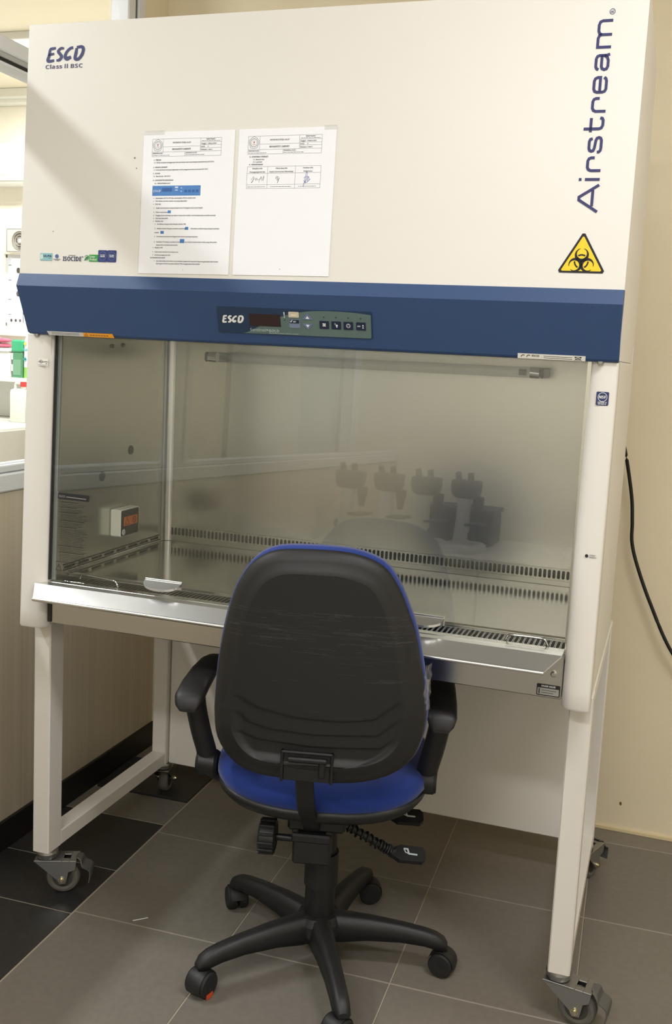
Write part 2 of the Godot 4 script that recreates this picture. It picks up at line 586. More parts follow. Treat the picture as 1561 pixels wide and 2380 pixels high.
# ---------------------------------------------------------------- the room behind the partition
func build_neighbour_room():
	var s = S()
	# far wall with an opening for the window: four pieces joined
	cb(s, Vector3(-4.6, 0.0, -3.35), Vector3(-2.94, 3.06, -3.2), 0.001)
	cb(s, Vector3(-2.2, 0.0, -3.35), Vector3(-0.27, 3.06, -3.2), 0.001)
	cb(s, Vector3(-2.94, 0.0, -3.35), Vector3(-2.2, 1.52, -3.2), 0.001)
	cb(s, Vector3(-2.94, 2.0, -3.35), Vector3(-2.2, 3.06, -3.2), 0.001)
	struct("wall_far", s, M.white_wall, "cream wall with a window behind the partition")
	slab("wall_outer", Vector3(-4.7, 0.0, -3.35), Vector3(-4.55, 3.06, 4.8), M.white_wall, "cream side wall of the room behind the partition")
	slab("wall_return", Vector3(-0.40, 0.0, -3.2), Vector3(-0.24, 3.06, -0.47), M.white_wall, "cream wall between the far room and the cabinet corner")
	s = S()
	for st in [[2.99, 3.05, 0.10], [2.96, 3.0, 0.06]]:
		cb(s, Vector3(-4.55, st[0], -3.2), Vector3(-0.43, st[1], -3.2 + st[2]), 0.006)
	struct("trim_2", s, mat(rgb8(238, 238, 232), 0.6), "white moulded cornice on the far wall")
	slab("trim_3", Vector3(-4.5, 2.690, -3.2), Vector3(-2.2, 2.705, -3.175), mat(rgb8(206, 198, 176), 0.6), "thin cable duct along the far wall")
	# window with bars
	var w = world_thing("window_2", "bright far window with dark grille bars and round ornaments", "", Vector3(-2.57, 1.52, -3.25))
	tag(w, "", "", "", "structure")
	var fr = mat(rgb8(205, 205, 208), 0.5)
	bx(w, "frame", Vector3(-2.94, 1.52, -3.27), Vector3(-2.2, 1.545, -3.22), 0.002, fr)
	bx(w, "frame", Vector3(-2.94, 1.975, -3.27), Vector3(-2.2, 2.0, -3.22), 0.002, fr)
	bx(w, "frame", Vector3(-2.94, 1.52, -3.27), Vector3(-2.925, 2.0, -3.22), 0.002, fr)
	bx(w, "frame", Vector3(-2.215, 1.52, -3.27), Vector3(-2.2, 2.0, -3.22), 0.002, fr)
	bx(w, "pane", Vector3(-2.925, 1.545, -3.25), Vector3(-2.215, 1.975, -3.246), 0.0005, M.glass)
	var dk = mat(rgb8(70, 52, 62), 0.6)
	for yy in [1.60, 1.70, 1.83, 1.93]: bx(w, "bar", Vector3(-2.925, yy - 0.002, -3.235), Vector3(-2.905, yy + 0.002, -3.231), 0.0005, dk)
	for k in 8: bx(w, "bar", Vector3(-2.81 + k * 0.07, 1.545, -3.235), Vector3(-2.806 + k * 0.07, 1.975, -3.231), 0.0005, dk)
	for yy in [1.74, 1.895]:
		s = S()
		lathe(s, [[0.0, -0.02], [0.01, -0.017], [0.014, 0.0], [0.01, 0.016], [0.0, 0.02]], Transform3D(Basis(), Vector3(-2.845, yy, -3.23)), 10, 0)
		part(w, "ornament", s, dk)
	for k in 3:
		s = S()
		lathe(s, [[0.0, -0.012], [0.007, -0.006], [0.007, 0.006], [0.0, 0.012]], Transform3D(Basis(), Vector3(-2.9 + k * 0.035, 1.56, -3.23)), 8, 0)
		part(w, "ornament", s, dk)
	slab("trim_4", Vector3(-4.5, 1.455, -3.2), Vector3(-0.43, 1.475, -3.13), mat(rgb8(240, 236, 222), 0.5), "white ledge under the far window")
	# split air conditioner
	var ac = world_thing("air_conditioner", "white split air conditioner high on the far wall", "air conditioner", Vector3(-3.25, 2.44, -3.2))
	ac.position.x += 0.14
	s = S()
	var pr = [Vector2(0, 0.0), Vector2(0.13, 0.0), Vector2(0.19, 0.05), Vector2(0.2, 0.1), Vector2(0.19, 0.24), Vector2(0.0, 0.25)]
	ext(s, pr, Transform3D(Basis(Vector3(0, 0, 1), Vector3(0, 1, 0), Vector3(-1, 0, 0)), Vector3(-2.7, 2.44, -3.2)), 1.0)
	part(ac, "casing", s, mat(rgb8(240, 240, 240), 0.35))
	bx(ac, "louvre", Vector3(-3.66, 2.447, -3.05), Vector3(-2.74, 2.455, -3.0), 0.002, mat(rgb8(200, 200, 204), 0.4))
	# box fan
	var fan = world_thing("exhaust_fan", "small grey box fan mounted above the far window", "fan", Vector3(-2.81, 2.0, -3.15))
	fan.position.x += 0.07
	s = S()
	holed(s, Transform3D(Basis(), Vector3(0, 0, -3.1)), -2.915, 2.005, -2.705, 2.155, 0.062, 0.062, 0.06, 7)
	cb(s, Vector3(-2.915, 2.005, -3.2), Vector3(-2.705, 2.155, -3.16), 0.003)
	for q in [[-2.915, 2.005, -2.910, 2.155], [-2.71, 2.005, -2.705, 2.155], [-2.915, 2.005, -2.705, 2.010], [-2.915, 2.15, -2.705, 2.155]]:
		cb(s, Vector3(q[0], q[1], -3.165), Vector3(q[2], q[3], -3.1), 0.001)
	part(fan, "casing", s, mat(rgb8(196, 190, 178), 0.5))
	var gm = mat(rgb8(150, 144, 134), 0.5)
	for r in [0.018, 0.034, 0.05, 0.06]:
		s = S()
		var ring = []
		for j in 25: ring.append(Vector3(-2.81 + cos(TAU * j / 24) * r, 2.08 + sin(TAU * j / 24) * r, -3.098))
		tube(s, ring, 0.003, 5, false)
		part(fan, "guard_ring", s, gm)
	for j in 5:
		s = S()
		var a = TAU * j / 5
		ext(s, [Vector2(0.008, -0.012), Vector2(0.055, -0.022), Vector2(0.058, 0.014), Vector2(0.008, 0.010)], Transform3D(Basis(Vector3(0, 0, 1), a) * Basis(Vector3(1, 0, 0), 0.4), Vector3(-2.81, 2.08, -3.13)), 0.003)
		part(fan, "blade", s, gm)
	s = S()
	lathe(s, [[0.0, 0.0], [0.014, 0.0], [0.014, 0.02], [0.0, 0.024]], Transform3D(Basis(Vector3(1, 0, 0), PI / 2), Vector3(-2.81, 2.08, -3.12)), 14)
	part(fan, "hub", s, mat(rgb8(214, 210, 202), 0.5))
	# tiled splashback on the far wall and the ledge that carries bottles
	s = S()
	cb(s, Vector3(-4.5, 0.9, -3.2), Vector3(-0.43, 1.16, -3.165), 0.001)
	var sb = struct("trim_5", s, mat(rgb8(170, 168, 160), 0.8), "grey tiled splashback above the far counter")
	for k in 12:
		bx(sb, "tile", Vector3(-4.18 + k * 0.246, 0.908, -3.166), Vector3(-3.938 + k * 0.246, 1.155, -3.158), 0.002, mat(rgb8(206, 205, 198), 0.25))
	var sh = world_thing("wall_shelf", "white ledge shelf above the grey tiled splashback", "shelf", Vector3(-2.8, 1.158, -3.1))
	bx(sh, "board", Vector3(-3.9, 1.16, -3.2), Vector3(-1.2, 1.179, -2.95), 0.003, mat(rgb8(240, 238, 228), 0.45))
	bx(sh, "lip", Vector3(-3.9, 1.155, -2.952), Vector3(-1.2, 1.185, -2.94), 0.003, mat(rgb8(240, 238, 228), 0.45))
	# counter with a grey trough sink
	var c = world_thing("sink_counter", "white counter with a deep grey sink behind the partition", "counter", Vector3(-2.0, 0.0, -2.0))
	var wt = mat(rgb8(226, 226, 218), 0.3)
	s = S()
	cb(s, Vector3(-4.5, 0.865, -3.157), Vector3(-0.45, 0.905, -2.66), 0.004)
	cb(s, Vector3(-4.5, 0.865, -2.66), Vector3(-2.32, 0.905, -0.75), 0.004)
	cb(s, Vector3(-2.32, 0.865, -1.0), Vector3(-0.45, 0.905, -0.75), 0.004)
	cb(s, Vector3(-0.62, 0.865, -2.66), Vector3(-0.45, 0.905, -1.0), 0.004)
	part(c, "worktop", s, wt)
	var gs = mat(rgb8(186, 182, 172), 0.35)
	s = S()
	cb(s, Vector3(-2.34, 0.5, -2.68), Vector3(-2.315, 0.89, -0.98), 0.004)
	cb(s, Vector3(-2.34, 0.5, -2.68), Vector3(-0.6, 0.89, -2.655), 0.004)
	cb(s, Vector3(-0.625, 0.5, -2.68), Vector3(-0.6, 0.89, -0.98), 0.004)
	cb(s, Vector3(-2.34, 0.5, -1.005), Vector3(-0.6, 0.89, -0.98), 0.004)
	cb(s, Vector3(-2.34, 0.49, -2.68), Vector3(-0.6, 0.51, -0.98), 0.004)
	part(c, "basin", s, gs, "grey sink basin")
	s = S()
	cb(s, Vector3(-4.4, FL, -3.1), Vector3(-2.36, 0.866, -0.8), 0.004)
	part(c, "plinth", s, wt)
	# things on the shelf
	var b = world_thing("storage_box", "white plastic box on the ledge shelf", "box", Vector3(-3.0, 1.179, -3.05))
	b.position.x += 0.13
	bx(b, "tub", Vector3(-3.3, 1.179, -3.17), Vector3(-2.855, 1.35, -2.975), 0.01, mat(rgb8(240, 240, 236), 0.4))
	bx(b, "lid", Vector3(-3.31, 1.35, -3.18), Vector3(-2.85, 1.372, -2.965), 0.006, mat(rgb8(246, 246, 244), 0.4))
	for k in 2:
		var pk = world_thing("tissue_packet", "pink wrapped packet lying lower on the white box" if k == 0 else "pink wrapped packet lying on top of the other packet", "packet", Vector3(-3.02, 1.372 + k * 0.034, -3.06))
		pk.position.x += 0.12
		s = S()
		var rings = []
		for q in [[-3.13, 0.003], [-3.11, 0.016], [-3.02, 0.018], [-2.925, 0.016], [-2.905, 0.003]]:
			var ring = []
			for j in 12: ring.append(Vector3(q[0], 1.3885 + k * 0.034 + sin(TAU * j / 12) * q[1] * 0.95, -3.05 + cos(TAU * j / 12) * 0.05))
			rings.append(ring)
		loft(s, rings)
		part(pk, "wrapper", s, mat(rgb8(206, 92, 122), 0.4))
		bx(pk, "label", Vector3(-3.06, 1.404 + k * 0.034, -3.07), Vector3(-2.98, 1.4065 + k * 0.034, -3.03), 0.001, mat(rgb8(240, 220, 226), 0.5))
	# green bottle-shaped box
	var gb = world_thing("disinfectant_bottle", "green flat bottle with bright green cap on the ledge shelf", "bottle", Vector3(-2.805, 1.179, -3.02))
	gb.position.x += 0.13
	bx(gb, "body", Vector3(-2.845, 1.179, -3.06), Vector3(-2.765, 1.35, -2.99), 0.008, mat(rgb8(70, 140, 100), 0.4))
	bx(gb, "cap", Vector3(-2.85, 1.35, -3.065), Vector3(-2.76, 1.43, -2.985), 0.01, mat(rgb8(30, 168, 116), 0.35))
	bx(gb, "label", Vector3(-2.848, 1.225, -3.0), Vector3(-2.834, 1.268, -2.988), 0.001, M.white_print)
	bx(gb, "label", Vector3(-2.848, 1.30, -3.0), Vector3(-2.836, 1.342, -2.988), 0.001, M.white_print)
	bx(gb, "label", Vector3(-2.835, 1.2, -2.992), Vector3(-2.775, 1.3, -2.988), 0.001, mat(rgb8(110, 160, 128), 0.5))
	var sp = world_thing("cleaner_bottle", "white tall bottle with blue cross and lime foot on the ledge shelf", "bottle", Vector3(-2.715, 1.179, -3.02))
	sp.position.x += 0.13
	s = S()
	lathe(s, [[0.0, 0.0], [0.044, 0.0], [0.046, 0.004], [0.046, 0.075], [0.0, 0.075]], Transform3D(Basis(), Vector3(-2.715, 1.179, -3.02)), 20)
	part(sp, "foot", s, mat(rgb8(140, 208, 90), 0.4))
	s = S()
	lathe(s, [[0.0, 0.075], [0.046, 0.075], [0.046, 0.23], [0.04, 0.26], [0.028, 0.285], [0.0, 0.29]], Transform3D(Basis(), Vector3(-2.715, 1.179, -3.02)), 20)
	part(sp, "body", s, mat(rgb8(232, 236, 240), 0.35))
	s = S()
	var tf = Transform3D(Basis(), Vector3(-2.715, 1.32, -2.9725))
	ext(s, disc2(-0.014, 0.088, 0.011), tf, 0.001)
	part(sp, "spot", s, mat(rgb8(190, 210, 90), 0.5))
	s = S()
	text(s, "Tida", Transform3D(Basis(), Vector3(-2.748, 1.36, -2.9728)), 0.016, 0.05, "sansbold")
	cb(s, Vector3(-2.742, 1.302, -2.974), Vector3(-2.716, 1.312, -2.972), 0.0005)
	cb(s, Vector3(-2.734, 1.294, -2.974), Vector3(-2.724, 1.32, -2.972), 0.0005)
	part(sp, "print", s, mat(rgb8(60, 176, 190), 0.5))
	# jugs on the counter
	for k in 2:
		var o = Vector3(-2.54 + k * 0.12, 0.905, -2.85 - k * 0.02)
		var jg = world_thing("plastic_jug", "translucent white jug with red cap standing on far counter" if k == 0 else "translucent white jug mostly hidden behind the cabinet edge", "jug", o)
		s = S()
		var rings = []
		for q in [[0.0, 0.9], [0.01, 1.0], [0.19, 1.0], [0.208, 0.92], [0.215, 0.7]]:
			var ring = []
			for p in rrect(-0.055 * q[1], -0.045 * q[1], 0.055 * q[1], 0.045 * q[1], 0.015): ring.append(o + Vector3(p.x, q[0], p.y))
			rings.append(ring)
		loft(s, rings)
		part(jg, "body", s, mat(rgb8(226, 230, 218), 0.3))
		s = S()
		tube(s, curve([o + Vector3(-0.04, 0.2, 0), o + Vector3(-0.038, 0.245, 0), o + Vector3(-0.01, 0.25, 0), o + Vector3(0.012, 0.24, 0), o + Vector3(0.014, 0.21, 0)], 4), 0.009, 8)
		part(jg, "handle", s, mat(rgb8(226, 230, 218), 0.3))
		s = S()
		lathe(s, [[0.018, 0.0], [0.018, 0.02], [0.0, 0.02]], Transform3D(Basis(), o + Vector3(0.03, 0.213, 0.01)), 14)
		part(jg, "neck", s, mat(rgb8(226, 230, 218), 0.3))
		s = S()
		lathe(s, [[0.0, 0.0], [0.022, 0.0], [0.022, 0.03], [0.0, 0.031]], Transform3D(Basis(), o + Vector3(0.03, 0.23, 0.01)), 16)
		part(jg, "cap", s, mat(rgb8(206, 40, 48), 0.4))

# ---------------------------------------------------------------- biosafety cabinet
const W := 1.34
func panel_frame():   # local x along the front, local y up the upper front panel (0 at its top edge), z out of it
	var d = Vector3(0, -0.551, 0.03).normalized()
	var n = Vector3(0, 0.03, 0.551).normalized()
	return Transform3D(Basis(Vector3(1, 0, 0), -d, n), Vector3(0, 2.139, 0.566))

func band_frame():   # lower face of the blue band, origin on its crease
	var up = Vector3(0, 1.5605 - 1.4525, 0.6075 - 0.5745).normalized()
	return Transform3D(Basis(Vector3(1, 0, 0), up, Vector3(1, 0, 0).cross(up)), Vector3(0, 1.5605, 0.6075))

func shift(t, x, y, z = 0.0): return t * Transform3D(Basis(), Vector3(x, y, z))

func arm_z(y): return lerpf(0.589, 0.567, (y - 0.76) / 0.69)

func build_cabinet():
	var at = Vector3(0.67, 0.772, 0.25)
	var c = world_thing("biosafety_cabinet", "large white biosafety cabinet with blue control band and steel work area", "cabinet", at)
	var XF = Transform3D(Basis(Vector3(0, 0, 1), Vector3(0, 1, 0), Vector3(-1, 0, 0)), Vector3(W, 0, 0))   # polygon (z, y) pulled along -x
	var s = S()
	# upper housing: front leans out slightly towards its foot
	var prof = [Vector2(0.03, 2.137), Vector2(0.032, 2.139), Vector2(0.5645, 2.139), Vector2(0.5662, 2.1372), Vector2(0.5955, 1.5885), Vector2(0.57, 1.5885), Vector2(0.552, 1.456), Vector2(0.03, 1.456)]
	ext(s, prof, XF, W)
	part(c, "upper_housing", s, M.enamel)
	# deeper plenum box at the back
	bx(c, "rear_panel", Vector3(0.002, 0.772, -0.08), Vector3(W - 0.002, 2.0, -0.074), 0.002, M.enamel)
	bx(c, "rear_plenum", Vector3(0.002, 1.50, -0.074), Vector3(W - 0.002, 2.0, 0.03), 0.003, M.enamel)
	# blue control band
	s = S()
	var bp = [[1.5885, 0.5965], [1.5605, 0.6075], [1.4575, 0.5755], [1.4535, 0.5725], [1.4525, 0.568], [1.4525, 0.548], [1.5885, 0.565]]
	var ends = [[[0.0, 0.0, 0.009, 0.013, 0.019, 0.019, 0.0], 0.0], [[0.0, 0.0, 0.0, 0.001, 0.003, 0.003, 0.0], W]]
	var r0 = []
	var r1 = []
	for k in bp.size():
		r0.append(Vector3(ends[0][0][k], bp[k][0], bp[k][1]))
		r1.append(Vector3(W - ends[1][0][k], bp[k][0], bp[k][1]))
	loft(s, [r0, r1], true, true, -1)
	var band = part(c, "control_band", s, M.blue_band)
	build_control_panel(c, band)
	build_panel_print(c)
	# side shells and slim front arms
	for k in 2:
		var x0 = 0.0 if k == 0 else W - 0.008
		bx(c, "side_panel", Vector3(x0, 0.772, -0.074), Vector3(x0 + 0.008, 1.456, 0.5262), 0.003, M.enamel)
		s = S()
		var rings = []
		for y in [0.757, 0.762, 0.80, 1.0, 1.2, 1.4, 1.452]:
			var zf = arm_z(y)
			var ring = []
			var inset = 0.003 if y < 0.76 else 0.0
			# cross section from the outer back corner round the front to the inner back corner
			var sec = [Vector2(0.0, 0.5262), Vector2(0.0, zf - 0.006), Vector2(0.002, zf - 0.0015), Vector2(0.007, zf), Vector2(0.030, zf), Vector2(0.045, zf - 0.002), Vector2(0.055, zf - 0.007), Vector2(0.062, zf - 0.015), Vector2(0.0655, zf - 0.025), Vector2(0.066, zf - 0.035), Vector2(0.066, 0.535), Vector2(0.05, 0.5262)]
			for p in sec:
				var xx = lerpf(p.x, 0.033, inset * 8.0)
				ring.append(Vector3(xx if k == 0 else W - 0.003 - xx * 0.87 + 0.003, y + (0.0 if k == 0 else 0.0), p.y - inset * (1.0 if p.y > 0.55 else 0.0)))
			rings.append(ring)
		loft(s, rings)
		var arm = part(c, "front_arm", s, M.enamel)
		arm_print(c, k)
		# screw under the band
		s = S()
		lathe(s, [[0.0, 0.0], [0.006, 0.0], [0.006, 0.005], [0.0, 0.006]], Transform3D(Basis(Vector3(1, 0, 0), PI), Vector3(0.03 if k == 0 else 1.305, 1.4535, 0.571)), 12)
		part(c, "screw", s, M.zinc)
	# work chamber in stainless steel
	s = S()
	cb(s, Vector3(0.06, 0.921, -0.02), Vector3(1.28, 1.50, -0.01), 0.0005)
	cb(s, Vector3(0.06, 0.85, -0.02), Vector3(1.28, 0.889, -0.01), 0.0005)
	cb(s, Vector3(0.06, 0.889, -0.02), Vector3(0.078, 0.921, -0.01), 0.0003)
	var tb = Transform3D(Basis(), Vector3(0, 0, -0.01))
	var n = 101
	var pt = (1.28 - 0.078) / n
	for i in n: holed(s, tb, 0.078 + i * pt, 0.889, 0.078 + (i + 1) * pt, 0.921, 0.0039, 0.0112, 0.008, 3)
	part(c, "chamber_back_wall", s, M.steel_wall)
	for k in 2:
		s = S()
		var xf = Transform3D(Basis(Vector3(0, 0, -1), Vector3(0, 1, 0), Vector3(1, 0, 0)), Vector3(0.06, 0, 0)) if k == 0 else Transform3D(Basis(Vector3(0, 0, 1), Vector3(0, 1, 0), Vector3(-1, 0, 0)), Vector3(1.28, 0, 0))
		var X = func(z): return -z if k == 0 else z
		var P = func(z0, y0, z1, y1): cb(s, Vector3(minf(X.call(z0), X.call(z1)), y0, -0.008), Vector3(maxf(X.call(z0), X.call(z1)), y1, 0.0), 0.0003, xf)
		P.call(-0.012, 0.897, 0.556, 1.50)
		P.call(-0.012, 0.85, 0.556, 0.880)
		P.call(-0.012, 0.880, 0.02, 0.897)
		P.call(0.5, 0.880, 0.556, 0.897)
		for i in 8:
			var za = 0.02 + i * 0.06
			holed(s, xf, minf(X.call(za), X.call(za + 0.06)), 0.880, maxf(X.call(za), X.call(za + 0.06)), 0.897, 0.024, 0.0035, 0.007, 3)
		var wl = part(c, "chamber_side_wall", s, M.steel_wall)
		# rounded corner strip
		s = S()
		var rr = 0.022
		var r_lo = []
		var r_hi = []
		for j in 9:
			var a = PI / 2 * j / 8
			var dx = rr * (1 - sin(a))
			var dz = rr * (1 - cos(a))
			var xx = 0.06 + dx if k == 0 else 1.28 - dx
			r_lo.append(Vector3(xx, 0.876, -0.01 + dz + 0.0005))
			r_hi.append(Vector3(xx, 1.49, -0.01 + dz + 0.0005))
		loft(s, [r_lo, r_hi], false, false)
		part(c, "corner_strip", s, M.steel_bright)
	bx(c, "chamber_ceiling", Vector3(0.06, 1.49, -0.01), Vector3(1.28, 1.5, 0.54), 0.001, mat(Color(0.75, 0.75, 0.73), 0.6))
	# plugged holes in the left wall
	for q in [[1.156, 0.191], [1.098, 0.331]]:
		s = S()
		lathe(s, [[0.0, 0.0], [0.0125, 0.0], [0.0125, 0.0015], [0.011, 0.002], [0.0, 0.0022]], Transform3D(Basis(Vector3(0, 0, 1), -PI / 2), Vector3(0.06, q[0], q[1])), 18)
		part(c, "service_plug", s, mat(rgb8(62, 60, 54), 0.5, 0.4))
	for q in [[1.433, 0.296], [1.437, 0.242]]:
		s = S()
		lathe(s, [[0.0, 0.0], [0.006, 0.0], [0.005, 0.004], [0.0, 0.005]], Transform3D(Basis(Vector3(0, 0, 1), -PI / 2), Vector3(0.06, q[0], q[1])), 12)
		part(c, "screw", s, mat(rgb8(60, 58, 52), 0.4, 0.6))
	# power outlet on the left wall
	var ob = bx(c, "outlet_box", Vector3(0.06, 0.934, 0.192), Vector3(0.092, 1.006, 0.289), 0.003, mat(rgb8(226, 228, 210), 0.4), "small white outlet box")
	var on = Transform3D(Basis(Vector3(0, 0, -1), Vector3(0, 1, 0), Vector3(1, 0, 0)), Vector3(0.092, 0, 0))   # local x = -z
	s = S()
	ext(s, rrect(-0.287, 0.936, -0.2, 1.004, 0.004), on, 0.0015)
	part(ob, "cover", s, mat(rgb8(34, 33, 33), 0.4)).position = Vector3.ZERO
	s = S()
	ext(s, rrect(-0.276, 0.962, -0.206, 0.986, 0.002), shift(on, 0, 0, 0.0015), 0.0006)
	part(ob, "warning_sticker", s, mat(rgb8(214, 112, 38), 0.5))
	s = S()
	stroke(s, [Vector2(-0.27, 0.9655), Vector2(-0.250, 0.9655), Vector2(-0.260, 0.983)], 0.0018, shift(on, 0, 0, 0.0021), 0.0003, true)
	stroke(s, disc2(-0.224, 0.974, 0.008), 0.0018, shift(on, 0, 0, 0.0021), 0.0003, true)
	stroke(s, [Vector2(-0.230, 0.980), Vector2(-0.218, 0.968)], 0.0018, shift(on, 0, 0, 0.0021), 0.0003)
	part(ob, "print", s, mat(rgb8(90, 36, 16), 0.6))
	s = S()
	ext(s, disc2(-0.276, 0.946, 0.008), shift(on, 0, 0, 0.0015), 0.0006)
	part(ob, "round_seal", s, mat(rgb8(206, 210, 206), 0.5))
	s = S()
	stroke(s, [Vector2(-0.279, 0.949), Vector2(-0.273, 0.949), Vector2(-0.277, 0.943)], 0.001, shift(on, 0, 0, 0.0021), 0.0002)
	part(ob, "print", s, M.grey_ink)
	# work tray and front grille
	bx(c, "work_tray", Vector3(0.06, 0.862, -0.01), Vector3(1.28, 0.875, 0.478), 0.003, M.steel_tray)
	s = S()
	cb(s, Vector3(0.06, 0.862, 0.479), Vector3(1.28, 0.869, 0.490), 0.0005)
	cb(s, Vector3(0.06, 0.862, 0.546), Vector3(1.28, 0.869, 0.566), 0.0005)
	var tg = Transform3D(Basis(Vector3(1, 0, 0), -PI / 2), Vector3(0, 0.869, 0))   # local y = -z
	var m2 = 113
	var p2 = 1.22 / m2
	for i in m2: holed(s, tg, 0.06 + i * p2, -0.546, 0.06 + (i + 1) * p2, -0.490, 0.0037, 0.0262, 0.006, 2)
	var gr = part(c, "front_grille", s, M.steel)
	for q in [[0.118, 0.236, 0.515, 0.535], [1.156, 1.245, 0.535, 0.537]]:
		s = S()
		tube(s, curve([Vector3(q[0], 0.868, q[2]), Vector3(q[0] + 0.006, 0.880, q[2]), Vector3(q[0] + 0.02, 0.883, q[2] + 0.002), Vector3(q[1] - 0.02, 0.883, q[3] - 0.002), Vector3(q[1] - 0.006, 0.880, q[3]), Vector3(q[1], 0.868, q[3])], 5), 0.0026, 8)
		part(gr, "lift_handle", s, M.chrome, "thin wire lift handle")
	# front fascia, arm rest ledge and bottom pan
	bx(c, "bottom_pan", Vector3(0.009, 0.772, -0.073), Vector3(1.331, 0.78, 0.556), 0.002, M.galvanised)
	var fa = bx(c, "front_fascia", Vector3(0.066, 0.77, 0.556), Vector3(1.282, 0.862, 0.569), 0.002, M.steel)
	bx(fa, "end_bracket", Vector3(0.067, 0.772, 0.569), Vector3(0.078, 0.85, 0.572), 0.001, mat(rgb8(60, 58, 55), 0.4, 0.7))
	s = S()
	lathe(s, [[0.0, 0.0], [0.0065, 0.0], [0.0065, 0.004], [0.004, 0.007], [0.0, 0.007]], Transform3D(Basis(Vector3(1, 0, 0), PI / 2), Vector3(1.264, 0.822, 0.569)), 12)
	part(fa, "screw", s, M.chrome)
	var ft = Transform3D(Basis(), Vector3(0, 0, 0.5692))
	s = S()
	ext(s, rrect(1.232, 0.774, 1.279, 0.798, 0.002), ft, 0.0006)
	part(fa, "valve_sticker", s, mat(rgb8(26, 26, 30), 0.5), "black sticker reading drain valve")
	s = S()
	ext(s, rrect(1.234, 0.776, 1.277, 0.790, 0.001), shift(ft, 0, 0, 0.0006), 0.0003)
	part(fa, "sticker_field", s, mat(rgb8(150, 150, 142), 0.5))
	s = S()
	text(s, "DRAIN VALVE", shift(ft, 1.2555, 0.7925, 0.0006), 0.0034, 0.028, "sansbold", 1)
	part(fa, "lettering", s, M.white_print)
	s = S()
	stroke(s, [Vector2(1.2375, 0.7775), Vector2(1.2375, 0.7885)], 0.0022, shift(ft, 0, 0, 0.0009), 0.0003)
	for k in 2: stroke(s, [Vector2(1.242, 0.7855 - k * 0.005), Vector2(1.272 - k * 0.006, 0.7855 - k * 0.005)], 0.0009, shift(ft, 0, 0, 0.0009), 0.0002)
	part(fa, "print", s, M.ink)
	# arm rest: flat strip, sloped apron with cut corners, rolled front edge
	s = S()
	var lp = [[0.566, 0.868], [0.592, 0.868], [0.633, 0.843]]
	var xl = [[0.070, 1.280], [0.046, 1.279], [0.070, 1.250]]
	var top0 = []
	for k in 3:
		for side in 2: top0.append(Vector3(xl[k][side], lp[k][1], lp[k][0]))
	for k in 2:
		quad(s, top0[k * 2], top0[k * 2 + 2], top0[k * 2 + 3], top0[k * 2 + 1])
		var dn = Vector3(0, -0.003, -0.001)
		quad(s, top0[k * 2] + dn, top0[k * 2 + 1] + dn, top0[k * 2 + 3] + dn, top0[k * 2 + 2] + dn)
		quad(s, top0[k * 2], top0[k * 2] + dn, top0[k * 2 + 2] + dn, top0[k * 2 + 2])
		quad(s, top0[k * 2 + 1], top0[k * 2 + 3], top0[k * 2 + 3] + dn, top0[k * 2 + 1] + dn)
	var lg = part(c, "arm_rest", s, M.steel_bright)
	s = S()
	tube(s, [Vector3(0.070, 0.8405, 0.633), Vector3(1.250, 0.8405, 0.633)], 0.0042, 12)
	part(lg, "rolled_edge", s, M.steel_bright)
	# sliding sash
	var t0 = Vector3(0, 0.874, 0.5665)
	var t1 = Vector3(0, 1.47, 0.548)
	var sup = (t1 - t0).normalized()
	var sx = Transform3D(Basis(Vector3(1, 0, 0), sup, Vector3(1, 0, 0).cross(sup)), t0)
	s = S()
	cb(s, Vector3(0.069, 0, -0.006), Vector3(1.281, 0.595, 0.0), 0.0006, sx)
	var sash = part(c, "sash_glass", s, M.sash_glass, "tinted glass sash")
	for q in [[0.066, 0.0695, M.gasket]]:
		s = S()
		cb(s, Vector3(q[0], 0, -0.008), Vector3(q[1], 0.595, 0.002), 0.0005, sx)
		part(sash, "edge_seal", s, q[2])
	s = S()
	cb(s, Vector3(0.0695, 0, -0.012), Vector3(0.0800, 0.595, -0.0065), 0.0005, sx)
	part(sash, "guide_rail", s, mat(rgb8(150, 158, 154), 0.35, 0.2))
	s = S()
	for i in 110: cb(s, Vector3(0.0835, 0.215 + i * 0.0034, 0.0002), Vector3(0.0855, 0.217 + i * 0.0034, 0.0005), 0.0002, sx)
	part(sash, "dotted_print", s, M.ink)
	for hx in [0.374, 0.985]:
		s = S()
		var hp = []
		for j in 15:
			var a = PI * j / 14
			hp.append(Vector2(hx - cos(a) * 0.047, 0.036 * pow(sin(a), 0.7)))
		# a half-moon grip standing out from the glass
		ext(s, hp, Transform3D(Basis(Vector3(1, 0, 0), Vector3(0, -0.38, 0.925), Vector3(0, -0.925, -0.38)) , sx * Vector3(0, 0.034, 0.001)), 0.006)
		cb(s, Vector3(hx - 0.047, 0.016, 0.0003), Vector3(hx + 0.047, 0.036, 0.004), 0.001, sx)
		part(sash, "sash_handle", s, M.steel_bright, "half-moon metal sash grip")
	sash_label(sash, sx)
	# ultraviolet tube on two holders
	s = S()
	tube(s, [Vector3(0.262, 1.417, 0.1), Vector3(1.11, 1.421, 0.1)], 0.013, 16)
	var gt = mat(Color(0.95, 0.97, 0.95, 0.24), 0.05)
	gt.transparency = BaseMaterial3D.TRANSPARENCY_ALPHA
	var uv = part(c, "ultraviolet_tube", s, gt, "unlit clear glass ultraviolet tube")
